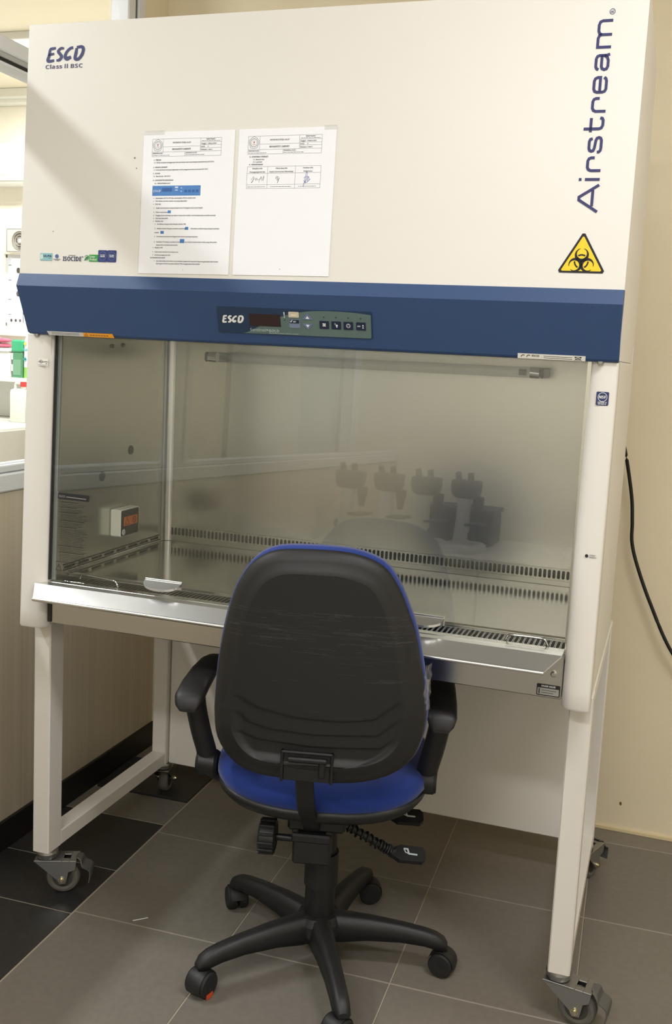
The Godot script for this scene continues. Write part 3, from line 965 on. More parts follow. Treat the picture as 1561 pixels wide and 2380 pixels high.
	for k in 2:
		var sg = -1.0 if k == 0 else 1.0
		var xe = 0.262 if k == 0 else 1.11
		var yy = 1.417 if k == 0 else 1.421
		s = S()
		tube(s, [Vector3(xe - sg * 0.003, yy, 0.1), Vector3(xe + sg * 0.02, yy, 0.1)], 0.0138, 16)
		part(uv, "end_cap", s, M.chrome)
		s = S()
		tube(s, [Vector3(xe - sg * 0.03, yy, 0.1), Vector3(xe - sg * 0.012, yy, 0.1)], 0.008, 10)
		part(uv, "electrode", s, mat(rgb8(90, 90, 84), 0.5))
		s = S()
		cb(s, Vector3(xe + sg * 0.026 - 0.005, yy - 0.013, -0.01), Vector3(xe + sg * 0.026 + 0.005, yy + 0.013, 0.112), 0.004)
		part(uv, "lamp_holder", s, mat(rgb8(120, 120, 112), 0.3))

func arm_print(c, k):
	var y = 1.3875
	if k == 0:
		var t = Transform3D(Basis(), Vector3(0, 0, arm_z(1.37) + 0.0004))
		var s = S()
		ext(s, rrect(0.034, 1.3805, 0.0605, 1.397, 0.001), t, 0.0004)
		var st = part(c, "certification_sticker", s, mat(rgb8(236, 234, 226), 0.5), "small white certification sticker")
		s = S()
		stroke(s, disc2(0.0415, 1.390, 0.0038), 0.0009, shift(t, 0, 0, 0.0004), 0.0002, true)
		text(s, "UL", shift(t, 0.0415, 1.3883, 0.0004), 0.0034, 0.0045, "sansbold", 1)
		text(s, "c", shift(t, 0.0352, 1.3885, 0.0004), 0.003, 0.0, "sansbold")
		text(s, "us", shift(t, 0.0462, 1.3885, 0.0004), 0.003, 0.0, "sansbold")
		text(s, "LISTED", shift(t, 0.0515, 1.3890, 0.0004), 0.0022, 0.008, "sansbold")
		stroke(s, [Vector2(0.054, 1.3858), Vector2(0.0585, 1.3858)], 0.0014, shift(t, 0, 0, 0.0004), 0.0002)
		stroke(s, [Vector2(0.0355, 1.3825), Vector2(0.0592, 1.3825)], 0.0007, shift(t, 0, 0, 0.0004), 0.0002)
		part(st, "print", s, M.grey_ink)
	else:
		var t = Transform3D(Basis(), Vector3(0, 0, arm_z(1.38) + 0.0006))
		var s = S()
		ext(s, rrect(1.3025, 1.369, 1.3265, 1.3955, 0.0025), t, 0.0004)
		var st = part(c, "certification_sticker", s, mat(rgb8(40, 50, 98), 0.5), "small navy certification sticker")
		s = S()
		var q = shift(t, 0, 0, 0.0004)
		stroke(s, disc2(1.3145, 1.3852, 0.0085), 0.0009, q, 0.0002, true)
		text(s, "NSF", shift(q, 1.3145, 1.3825), 0.0056, 0.013, "sansbold", 1)
		text(s, "CERTIFIED TO", shift(q, 1.3145, 1.3738), 0.0016, 0.017, "sansbold", 1)
		text(s, "NSF/ANSI 49", shift(q, 1.3145, 1.3708), 0.0018, 0.015, "sansbold", 1)
		part(st, "print", s, M.white_print)
		t = Transform3D(Basis(), Vector3(0, 0, arm_z(1.07) + 0.0006))
		s = S()
		ext(s, disc2(1.3100, 1.073, 0.0033), t, 0.0004)
		part(c, "sash_height_dot", s, M.ink)
		s = S()
		text(s, "SASH", shift(t, 1.3155, 1.0738), 0.0024, 0.011, "sans")
		text(s, "HEIGHT", shift(t, 1.3155, 1.0695), 0.0024, 0.014, "sans")
		part(c, "lettering", s, M.grey_ink)

func esco(s, t, x, y, w, h, bold):   # brush-drawn maker's word inside the box x, y, w, h
	var L = [
		[[0.215, 0.95, 0.8], [0.13, 0.92, 1.0], [0.06, 0.86, 1.0], [0.035, 0.45, 1.2], [0.0, 0.12, 1.2], [0.06, 0.05, 1.1], [0.18, 0.09, 0.8]],
		[[0.02, 0.50, 0.9], [0.10, 0.53, 0.9], [0.175, 0.56, 0.7]],
		[[0.445, 0.90, 0.7], [0.36, 0.91, 1.0], [0.285, 0.72, 1.1], [0.34, 0.52, 1.2], [0.385, 0.33, 1.2], [0.33, 0.12, 1.1], [0.245, 0.08, 0.7]],
		[[0.70, 0.93, 0.9], [0.61, 0.86, 1.0], [0.515, 0.60, 1.1], [0.485, 0.30, 1.3], [0.545, 0.18, 1.5], [0.65, 0.28, 1.0]],
		[[0.80, 0.88, 1.0], [0.785, 0.55, 1.3], [0.765, 0.16, 1.2], [0.86, 0.12, 1.1], [0.95, 0.40, 1.3], [0.985, 0.75, 1.3], [0.94, 0.95, 1.1], [0.80, 0.93, 0.9]]]
	for l in L:
		var pts = []
		var ws = []
		for p in l: pts.append(Vector2(x + p[0] * w, y + p[1] * h))
		var q = soft(pts, 4)
		for i in q.size():
			var f = float(i) / (q.size() - 1) * (l.size() - 1)
			var k = mini(int(f), l.size() - 2)
			ws.append(bold * lerpf(l[k][2], l[k + 1][2], f - k))
		stroke(s, q, ws, t)

func build_panel_print(c):
	var t = panel_frame()
	# maker's logo, top left
	var s = S()
	esco(s, shift(t, 0, 0, 0.0003), 0.052, -0.0835, 0.092, 0.031, 0.0062)
	part(c, "maker_logo", s, M.navy, "blue brush-letter maker logo")
	s = S()
	text(s, "Class ll BSC", shift(t, 0.047, -0.0985, 0.0002), 0.0085, 0.0955, "sansbold")
	part(c, "class_lettering", s, mat(rgb8(78, 74, 112), 0.6), "small blue-grey class lettering")
	# upright product word: local u runs upwards, v towards the left
	s = S()
	var w = 0.0052
	var up = Transform3D(Basis(t.basis.y, -t.basis.x, t.basis.z), t * Vector3(1.2773, -0.4085, 0.0003))
	var T = [
		[[0.001, 0.0], [0.0232, 0.0355], [0.0285, 0.0355], [0.051, 0.0]], [[0.0115, 0.0108], [0.0415, 0.0108]],
		[[0.0612, 0.0], [0.0612, 0.0272]], [[0.0612, 0.0335], [0.0612, 0.0385]],
		[[0.0775, 0.0], [0.0775, 0.0185], [0.0795, 0.0225], [0.0835, 0.0246], [0.0955, 0.0246], [0.0995, 0.0228], [0.1012, 0.019], [0.1012, 0.0125]],
		[[0.1115, 0.0095], [0.1118, 0.0062], [0.1145, 0.0036], [0.119, 0.0028], [0.133, 0.0028], [0.1372, 0.0045], [0.1385, 0.0078], [0.1372, 0.0112], [0.133, 0.0130], [0.119, 0.0148], [0.1145, 0.0166], [0.1132, 0.0200], [0.1148, 0.0232], [0.119, 0.0248], [0.131, 0.0248], [0.1352, 0.0232], [0.1365, 0.0190]],
		[[0.1545, 0.0375], [0.1545, 0.0088], [0.1562, 0.0050], [0.161, 0.0028], [0.170, 0.0028], [0.1735, 0.0045], [0.1745, 0.0085]], [[0.1485, 0.0246], [0.1745, 0.0246]],
		[[0.1865, 0.0], [0.1865, 0.0185], [0.1885, 0.0225], [0.1925, 0.0246], [0.2045, 0.0246], [0.2085, 0.0228], [0.2102, 0.019], [0.2102, 0.0125]],
		[[0.2215, 0.0140], [0.2485, 0.0140], [0.2485, 0.0190], [0.2465, 0.0232], [0.242, 0.0250], [0.2275, 0.0250], [0.2232, 0.0230], [0.2215, 0.0190], [0.2215, 0.0088], [0.2232, 0.0048], [0.2275, 0.0028], [0.242, 0.0028], [0.2465, 0.0045], [0.2485, 0.0075]],
		[[0.2625, 0.0195], [0.2645, 0.0230], [0.2685, 0.0248], [0.2825, 0.0248], [0.2868, 0.0230], [0.2885, 0.0190], [0.2885, 0.0060], [0.2905, 0.0005]], [[0.2885, 0.0146], [0.2685, 0.0146], [0.2645, 0.0130], [0.2625, 0.0090], [0.2640, 0.0048], [0.2685, 0.0028], [0.2790, 0.0028], [0.2850, 0.0050], [0.2885, 0.0105]],
		[[0.3035, 0.0], [0.3035, 0.0246], [0.3060, 0.0246], [0.3195, 0.0246], [0.3245, 0.0226], [0.3262, 0.0185], [0.3262, 0.0]], [[0.3262, 0.0185], [0.3282, 0.0226], [0.3330, 0.0246], [0.3440, 0.0246], [0.3495, 0.0226], [0.3515, 0.0180], [0.3515, 0.0]]]
	for l in T:
		var pts = []
		for p in l: pts.append(Vector2(p[0], p[1]))
		stroke(s, pts, w, up)
	part(c, "product_lettering", s, M.navy, "tall blue upright lettering")
	s = S()
	stroke(s, disc2(0.3675, 0.0025, 0.0048), 0.0011, up, 0.0004, true)
	text(s, "R", shift(up, 0.3675, -0.0002), 0.0055, 0.0, "sansbold", 1)
	part(c, "trademark_sign", s, mat(rgb8(96, 94, 128), 0.6))
	# biohazard triangle
	var tri3 = [Vector2(1.2568, -0.4465), Vector2(1.2140, -0.5205), Vector2(1.2998, -0.5205)]
	var ctr = Vector2(1.2568, -0.4985)
	var grow = func(k, r):
		var out = []
		for i in 3:
			var p = ctr + (tri3[i] - ctr) * k
			var a = ctr + (tri3[(i + 2) % 3] - ctr) * k
			var b = ctr + (tri3[(i + 1) % 3] - ctr) * k
			for j in 4: out.append((p + (a - p).normalized() * r).lerp(p, j / 3.0 * 0.0).lerp(p + (b - p).normalized() * r, j / 3.0) * 0.85 + p * 0.15)
		return out
	s = S()
	ext(s, grow.call(1.06, 0.006), shift(t, 0, 0, 0.0001), 0.0004)
	var sign_ = part(c, "biohazard_sign", s, M.ink, "yellow biohazard triangle")
	s = S()
	ext(s, grow.call(0.90, 0.003), shift(t, 0, 0, 0.0005), 0.0003)
	part(sign_, "yellow_field", s, mat(rgb8(246, 205, 20), 0.45))
	s = S()
	var q = shift(t, 1.2562, -0.5005, 0.0008)
	for k in 3:
		var a0 = PI / 2 + TAU * k / 3
		var d = Vector2(cos(a0), sin(a0))
		# open crescent
		var pts = []
		var ws = []
		for j in 25:
			var a = a0 - PI + 0.001 + deg_to_rad(24) * 0.0 + lerpf(deg_to_rad(18) , TAU - deg_to_rad(18), j / 24.0) + PI
			pts.append(d * 0.0135 + Vector2(cos(a), sin(a)) * 0.0112)
			ws.append(0.0010 + 0.0052 * pow(sin(PI * j / 24.0), 1.3))
		stroke(s, pts, ws, q, 0.0002)
		# short arc of the inner ring
		var arc = []
		for j in 9:
			var a = a0 + lerpf(-0.55, 0.55, j / 8.0)
			arc.append(Vector2(cos(a), sin(a)) * 0.0125)
		stroke(s, arc, 0.003, q, 0.0002)
	part(sign_, "biohazard_print", s, M.ink)
	# row of small marks above the band, lower left
	s = S()
	ext(s, rrect(0.0540, -0.5212, 0.0855, -0.5048, 0.0006), t, 0.0004)
	var m1 = part(c, "filter_mark", s, mat(rgb8(138, 186, 190), 0.5), "pale teal filter mark")
	s = S()
	ext(s, disc2(0.0582, -0.5125, 0.0042, 0.006), shift(t, 0, 0, 0.0004), 0.0002)
	part(m1, "light_patch", s, mat(rgb8(196, 216, 210), 0.5))
	s = S()
	text(s, "ULPA", shift(t, 0.0622, -0.5135, 0.0004), 0.0048, 0.0215, "sansbold")
	stroke(s, [Vector2(0.0765, -0.5158), Vector2(0.0825, -0.5158)], 0.0008, shift(t, 0, 0, 0.0004), 0.0002)
	part(m1, "lettering", s, mat(rgb8(40, 52, 92), 0.5))
	s = S()
	ext(s, disc2(0.0975, -0.5112, 0.0045, 0.0045), t, 0.0004)
	var m2 = part(c, "globe_mark", s, mat(rgb8(74, 104, 158), 0.5), "small blue globe mark")
	s = S()
	for k in 2: stroke(s, [Vector2(0.0885 + k * 0.004, -0.5178 - k * 0.0018), Vector2(0.1075 - k * 0.004, -0.5178 - k * 0.0018)], 0.0009, t, 0.0004)
	part(m2, "print", s, mat(rgb8(110, 112, 130), 0.6))
	s = S()
	text(s, "ISOCIDE", shift(t, 0.1135, -0.5210, 0.0001), 0.0098, 0.048, "sansbold")
	text(s, "TM", shift(t, 0.1625, -0.5125, 0.0001), 0.0018, 0.0035, "sansbold")
	stroke(s, [Vector2(0.128, -0.5085), Vector2(0.146, -0.5085)], 0.0008, t, 0.0004)
	part(c, "coating_lettering", s, mat(rgb8(58, 60, 92), 0.6), "navy coating lettering")
	s = S()
	ext(s, [Vector2(0.1690, -0.5195), Vector2(0.1745, -0.5180), Vector2(0.1785, -0.5145), Vector2(0.1790, -0.5095), Vector2(0.1745, -0.5105), Vector2(0.1715, -0.5140)], t, 0.0004)
	stroke(s, soft([Vector2(0.1700, -0.5120), Vector2(0.1730, -0.5080), Vector2(0.1785, -0.5085), Vector2(0.1800, -0.5140), Vector2(0.1765, -0.5190)]), 0.0008, t, 0.0004)
	part(c, "leaf_mark", s, mat(rgb8(44, 128, 74), 0.5), "small green leaf mark")
	s = S()
	ext(s, rrect(0.1815, -0.5215, 0.2040, -0.5060, 0.0006), t, 0.0004)
	var m3 = part(c, "green_mark", s, mat(rgb8(54, 152, 62), 0.5), "green product mark")
	s = S()
	text(s, "Green", shift(t, 0.1835, -0.5130, 0.0004), 0.0046, 0.013, "sans")
	text(s, "Product", shift(t, 0.1835, -0.5190, 0.0004), 0.0046, 0.018, "sans")
	part(m3, "lettering", s, M.white_print)
	for k in 2:
		s = S()
		var x0 = 0.2042 + k * 0.0232
		ext(s, rrect(x0, -0.5218, x0 + 0.0228, -0.4958, 0.0022), t, 0.0005)
		var m4 = part(c, "navy_seal", s, mat(rgb8(44, 56, 112), 0.5), "navy certification seal")
		s = S()
		stroke(s, disc2(x0 + 0.0114, -0.5088, 0.0092), 0.0007, shift(t, 0, 0, 0.0005), 0.0002, true)
		part(m4, "ring", s, mat(rgb8(104, 116, 164), 0.5))
		s = S()
		text(s, "ISO 9001" if k == 0 else "ISO 14001", shift(t, x0 + 0.0114, -0.5078, 0.0005), 0.0021, 0.0115, "sansbold", 1)
		text(s, "CERTIFIED", shift(t, x0 + 0.0114, -0.5112, 0.0005), 0.0019, 0.0115, "sansbold", 1)
		part(m4, "lettering", s, M.white_print)
	# two small plugs left of the sheets and a dab of dirt
	for q2 in [[0.2842, -0.2959, 0.0018], [0.2897, -0.3181, 0.0012], [0.085, -0.456, 0.001]]:
		s = S()
		ext(s, disc2(q2[0], q2[1], q2[2]), t, 0.0005)
		part(c, "panel_plug", s, mat(rgb8(120, 112, 104), 0.6))

func build_control_panel(c, band):
	var t = band_frame()
	# stickers on the lower edge of the band
	var low = shift(t, 0, -0.1129, 0.0004)
	var s = S()
	ext(s, [Vector2(0.062, 0.009), Vector2(0.067, 0.0), Vector2(0.158, 0.0), Vector2(0.158, 0.009)], low, 0.0008)
	var sw = part(band, "notice_sticker", s, mat(rgb8(196, 196, 192), 0.5), "grey notice sticker")
	s = S()
	ext(s, [Vector2(0.158, 0.009), Vector2(0.158, 0.0), Vector2(0.238, 0.0), Vector2(0.234, 0.009)], low, 0.0008)
	part(band, "caution_sticker", s, mat(rgb8(232, 152, 24), 0.5), "orange caution sticker")
	s = S()
	for k in 2: stroke(s, [Vector2(0.075, 0.0062 - k * 0.003), Vector2(0.148, 0.0062 - k * 0.003)], 0.0007, shift(low, 0, 0, 0.0008), 0.0002)
	for k in 7: stroke(s, [Vector2(0.176 + k * 0.007, 0.0042), Vector2(0.181 + k * 0.007, 0.0042)], 0.0016, shift(low, 0, 0, 0.0008), 0.0002)
	stroke(s, [Vector2(0.162, 0.0018), Vector2(0.170, 0.0018), Vector2(0.166, 0.0076)], 0.0009, shift(low, 0, 0, 0.0008), 0.0002, true)
	part(band, "sticker_print", s, M.grey_ink)
	s = S()
	ext(s, [Vector2(1.146, 0.010), Vector2(1.146, 0.0), Vector2(1.277, 0.0), Vector2(1.277, 0.010)], low, 0.0008)
	part(band, "maker_sticker", s, mat(rgb8(226, 224, 214), 0.5), "white conformity sticker")
	s = S()
	var q = shift(low, 0, 0, 0.0008)
	for k in 2:
		var arc = []
		for j in 9: arc.append(Vector2(1.157 + k * 0.011 + cos(lerpf(0.9, TAU - 0.9, j / 8.0)) * 0.0042, 0.003 + sin(lerpf(0.9, TAU - 0.9, j / 8.0)) * 0.0042))
		stroke(s, arc.slice(0, 5), 0.0014, q, 0.0002)
	text(s, "ESCO", shift(q, 1.174, 0.0048), 0.0034, 0.014, "sansbold")
	for k in 2: stroke(s, [Vector2(1.197, 0.0066 - k * 0.0034), Vector2(1.252, 0.0058 - k * 0.0034)], 0.0008, q, 0.0002)
	stroke(s, [Vector2(1.256, 0.008), Vector2(1.270, 0.001)], 0.0009, q, 0.0002)
	stroke(s, [Vector2(1.270, 0.008), Vector2(1.256, 0.001)], 0.0009, q, 0.0002)
	stroke(s, [Vector2(1.257, 0.0078), Vector2(1.269, 0.0078), Vector2(1.267, 0.002), Vector2(1.259, 0.002)], 0.0009, q, 0.0002, true)
	part(band, "sticker_print", s, M.ink)
	# key panel: u across 0..1, v down 0..1
	var pw = 0.348
	var ph = 0.0565
	var k0 = shift(t, 0.5, -0.0315, 0.0)
	var uv = func(u, v): return Vector2(u * pw, -v * ph)
	s = S()
	ext(s, rrect(0, -ph, pw, 0, 0.004), k0, 0.0012)
	var kp = part(band, "key_panel", s, mat(rgb8(28, 52, 82), 0.4), "dark keypad plate")
	s = S()
	var sg = []
	for p in soft([Vector2(0.165, 0.985), Vector2(0.20, 0.93), Vector2(0.27, 0.72), Vector2(0.36, 0.46), Vector2(0.45, 0.25), Vector2(0.55, 0.11), Vector2(0.65, 0.04), Vector2(0.78, 0.03), Vector2(0.90, 0.06), Vector2(0.992, 0.12)], 3): sg.append(uv.call(p.x, p.y))
	for p in [Vector2(0.992, 0.93), Vector2(0.985, 0.985)]: sg.append(uv.call(p.x, p.y))
	ext(s, sg, shift(k0, 0, 0, 0.0012), 0.0003)
	part(kp, "pale_field", s, mat(rgb8(92, 112, 108), 0.45))
	s = S()
	esco(s, shift(k0, 0, 0, 0.0013), 0.036 * pw, -0.60 * ph, 0.137 * pw, 0.27 * ph, 0.0036)
	part(kp, "maker_logo", s, M.white_print)
	s = S()
	ext(s, rrect(0.215 * pw, -0.69 * ph, 0.42 * pw, -0.23 * ph, 0.001), shift(k0, 0, 0, 0.0013), 0.0006)
	part(kp, "display_window", s, mat(rgb8(46, 30, 34), 0.12), "dark unlit display")
	s = S()
	text(s, "Sentinel", shift(k0, 0.215 * pw, -0.895 * ph, 0.0015), 0.0058, 0.103 * pw, "sans")
	text(s, "GOLD", shift(k0, 0.337 * pw, -0.895 * ph, 0.0015), 0.0052, 0.068 * pw, "sansbold")
	stroke(s, [uv.call(0.327, 0.80), uv.call(0.327, 0.86)], 0.003, shift(k0, 0, 0, 0.0015), 0.0003)
	text(s, "MICROPROCESSOR CONTROL SYSTEM", shift(k0, 0.34 * pw, -0.965 * ph, 0.0015), 0.0018, 0.19 * pw, "sans")
	part(kp, "lettering", s, mat(rgb8(176, 190, 186), 0.5))
	s = S()
	stroke(s, [uv.call(0.445, 0.12), uv.call(0.446, 0.26)], [0.0026, 0.0014], shift(k0, 0, 0, 0.0015), 0.0003)
	stroke(s, [uv.call(0.446, 0.29), uv.call(0.446, 0.33)], 0.0018, shift(k0, 0, 0, 0.0015), 0.0003)
	part(kp, "warning_print", s, M.white_print)
	var dot = func(u, v):
		var a = S()
		var p = uv.call(u, v)
		lathe(a, [[0.0, 0.0], [0.0016, 0.0], [0.0016, 0.0006], [0.0, 0.0008]], shift(k0, p.x, p.y, 0.0014) * Transform3D(Basis(Vector3(1, 0, 0), PI / 2), Vector3()), 10)
		part(kp, "indicator", a, mat(rgb8(60, 62, 60), 0.3))
	dot.call(0.447, 0.42)
	var key = func(u0, v0, u1, v1, m):
		var a = S()
		ext(a, rrect(u0 * pw, -v1 * ph, u1 * pw, -v0 * ph, 0.0016), shift(k0, 0, 0, 0.0013), 0.001)
		return part(kp, "key", a, m)
	var ivory = key.call(0.474, 0.10, 0.540, 0.31, mat(rgb8(206, 196, 172), 0.5))
	s = S()
	stroke(s, [uv.call(0.488, 0.225), uv.call(0.527, 0.225)], 0.0022, shift(k0, 0, 0, 0.0023), 0.0002)
	part(kp, "key_print", s, mat(rgb8(232, 222, 196), 0.5))
	key.call(0.477, 0.37, 0.544, 0.70, mat(rgb8(120, 134, 158), 0.45))
	s = S()
	ext(s, rrect(0.480 * pw, -0.53 * ph, 0.541 * pw, -0.39 * ph, 0.0008), shift(k0, 0, 0, 0.0023), 0.0003)
	part(kp, "key_field", s, mat(rgb8(26, 40, 66), 0.45))
	s = S()
	stroke(s, [uv.call(0.484, 0.44), uv.call(0.488, 0.48), uv.call(0.497, 0.40)], 0.0014, shift(k0, 0, 0, 0.0026), 0.0002)
	text(s, "SET", shift(k0, 0.503 * pw, -0.49 * ph, 0.0026), 0.0028, 0.018 * pw, "sansbold")
	part(kp, "key_print", s, M.white_print)
	for k in 2:
		var v0 = 0.14 if k == 0 else 0.76
		var v1 = 0.37 if k == 0 else 0.53
		s = S()
		ext(s, [uv.call(0.595, v0), uv.call(0.561, v1), uv.call(0.629, v1)] if k == 0 else [uv.call(0.595, v0), uv.call(0.629, v1), uv.call(0.561, v1)], shift(k0, 0, 0, 0.0013), 0.001)
		part(kp, "arrow_key", s, mat(rgb8(104, 118, 152), 0.45))
		s = S()
		ext(s, [uv.call(0.595, lerpf(v0, v1, 0.42)), uv.call(0.583, lerpf(v0, v1, 0.86)), uv.call(0.607, lerpf(v0, v1, 0.86))] if k == 0 else [uv.call(0.595, lerpf(v0, v1, 0.42)), uv.call(0.607, lerpf(v0, v1, 0.86)), uv.call(0.583, lerpf(v0, v1, 0.86))], shift(k0, 0, 0, 0.0023), 0.0003)
		part(kp, "arrow_print", s, M.white_print)
	var us = [0.700, 0.776, 0.852, 0.930]
	for k in 4:
		key.call(us[k] - 0.030, 0.395, us[k] + 0.030, 0.69, mat(rgb8(22, 36, 62), 0.4))
		dot.call(us[k], 0.25)
		s = S()
		var o = uv.call(us[k], 0.54)
		var kt = shift(k0, o.x, o.y, 0.0023)
		if k == 0:
			for j in 4:
				var a = TAU * j / 4 + 0.4
				stroke(s, soft([Vector2.ZERO, Vector2(cos(a), sin(a)) * 0.0025, Vector2(cos(a + 0.7), sin(a + 0.7)) * 0.0042]), [0.001, 0.0012, 0.0014, 0.0016, 0.0018, 0.002, 0.002, 0.0018, 0.0016, 0.0014, 0.001], kt, 0.0002)
		elif k == 1:
			ext(s, disc2(0.0012, -0.0004, 0.0022), kt, 0.0002)
			stroke(s, [Vector2(0.0012, -0.002), Vector2(0.0012, -0.0048)], 0.0018, kt, 0.0002)
			for j in 3: stroke(s, [Vector2(-0.0015, 0.001 + j * 0.0011), Vector2(-0.0034, 0.0014 + j * 0.0016)], 0.0006, kt, 0.0002)
		elif k == 2:
			stroke(s, disc2(0, 0, 0.004), 0.0008, kt, 0.0002, true)
			for j in 3: ext(s, disc2(cos(TAU * j / 3 + PI / 2) * 0.0019, sin(TAU * j / 3 + PI / 2) * 0.0019, 0.0007, -1.0, 8), kt, 0.0002)
		else:
			text(s, "UV", shift(kt, -0.0075, -0.0012), 0.0026, 0.0065, "sansbold")
			ext(s, [Vector2(0.0045, 0.004), Vector2(0.0025, 0.0004), Vector2(0.0065, 0.0004)], kt, 0.0002)
			ext(s, [Vector2(0.0045, -0.0006), Vector2(0.0025, -0.004), Vector2(0.0065, -0.004)], kt, 0.0002)
		part(kp, "key_print", s, M.white_print)

func sash_label(sash, sx):
	# printed operating notice on the lower left of the glass: x 0.086..0.168, height 0.03..0.222
	var t = shift(sx, 0, 0, 0.0002)
	var s = S()
	ext(s, rrect(0.086, 0.196, 0.170, 0.211, 0.002), t, 0.0003)
	var lb = part(sash, "notice_heading", s, M.ink, "black heading strip of the glass notice")
	s = S()
	text(s, "ESCO", shift(t, 0.0885, 0.2005, 0.0003), 0.0052, 0.0165, "sansbold")
	stroke(s, [Vector2(0.108, 0.2025), Vector2(0.162, 0.2015)], 0.0022, shift(t, 0, 0, 0.0003), 0.0002)
	part(lb, "lettering", s, mat(rgb8(130, 126, 118), 0.6))
	s = S()
	var y = 0.190
	var heads = [0, 3, 6, 11, 15, 27, 31]
	var k = 0
	while y > 0.05:
		if k in heads:
			var L = rng.randf_range(0.03, 0.07)
			stroke(s, [Vector2(0.088, y), Vector2(0.0895, y)], 0.0016, t, 0.0003)
			stroke(s, [Vector2(0.0925, y), Vector2(0.0925 + L, y)], 0.0015, t, 0.0003)
			y -= 0.0050
		else:
			var x = 0.0945
			var xe = rng.randf_range(0.145, 0.166)
			while x < xe:
				var ww = rng.randf_range(0.003, 0.009)
				stroke(s, [Vector2(x, y), Vector2(minf(x + ww, 0.168), y)], 0.0008, t, 0.0003)
				x += ww + 0.0012
			y -= 0.0036
		k += 1
	stroke(s, [Vector2(0.086, 0.0465), Vector2(0.162, 0.0465)], 0.0012, t, 0.0003)
	stroke(s, [Vector2(0.086, 0.026), Vector2(0.101, 0.026), Vector2(0.0935, 0.040)], 0.0012, t, 0.0003, true)
	stroke(s, [Vector2(0.0935, 0.0355), Vector2(0.0935, 0.0305)], 0.0012, t, 0.0003)
	stroke(s, [Vector2(0.0935, 0.0290), Vector2(0.0935, 0.0280)], 0.0012, t, 0.0003)
	for j in 4:
		var x = 0.106
		while x < 0.155:
			var ww = rng.randf_range(0.003, 0.009)
			stroke(s, [Vector2(x, 0.041 - j * 0.0042), Vector2(x + ww, 0.041 - j * 0.0042)], 0.0009, t, 0.0003)
			x += ww + 0.0012
	part(sash, "notice_print", s, M.ink)

# ---------------------------------------------------------------- stand on castors
func build_stand():
	var st = world_thing("support_stand", "white tubular steel stand on castors under the cabinet", "stand", Vector3(0.67, 0.0, 0.2))
	var y0 = 0.148
	var y1 = 0.7715
	for x in [[-0.003, 0.044], [1.296, 1.343]]:
		bx(st, "leg", Vector3(x[0], y0, 0.466), Vector3(x[1], y1 - 0.001, 0.524), 0.003, M.enamel_stand)
		bx(st, "leg", Vector3(x[0], y0, -0.138), Vector3(x[1], y1, -0.080), 0.003, M.enamel_stand)
		bx(st, "side_rail", Vector3(x[0] + 0.001, y0, -0.081), Vector3(x[1] - 0.001, y0 + 0.041, 0.467), 0.003, M.enamel_stand)
		bx(st, "top_rail", Vector3(x[0] + 0.001, 0.735, -0.081), Vector3(x[1] - 0.001, y1, 0.467), 0.003, M.enamel_stand)
	bx(st, "cross_rail", Vector3(0.044, 0.735, -0.136), Vector3(1.296, y1, -0.082), 0.003, M.enamel_stand)
	bx(st, "back_panel", Vector3(0.046, y0 + 0.002, -0.128), Vector3(1.294, 0.736, -0.098), 0.003, M.enamel_stand)
	castor(st, Vector3(0.022, y0, 0.495), 0.39, 0.042)
	castor(st, Vector3(1.318, y0, 0.495), -0.15, 0.046)
	castor(st, Vector3(0.022, y0, -0.108), 1.79, 0.042)
	castor(st, Vector3(1.318, y0, -0.108), 1.2, 0.04)

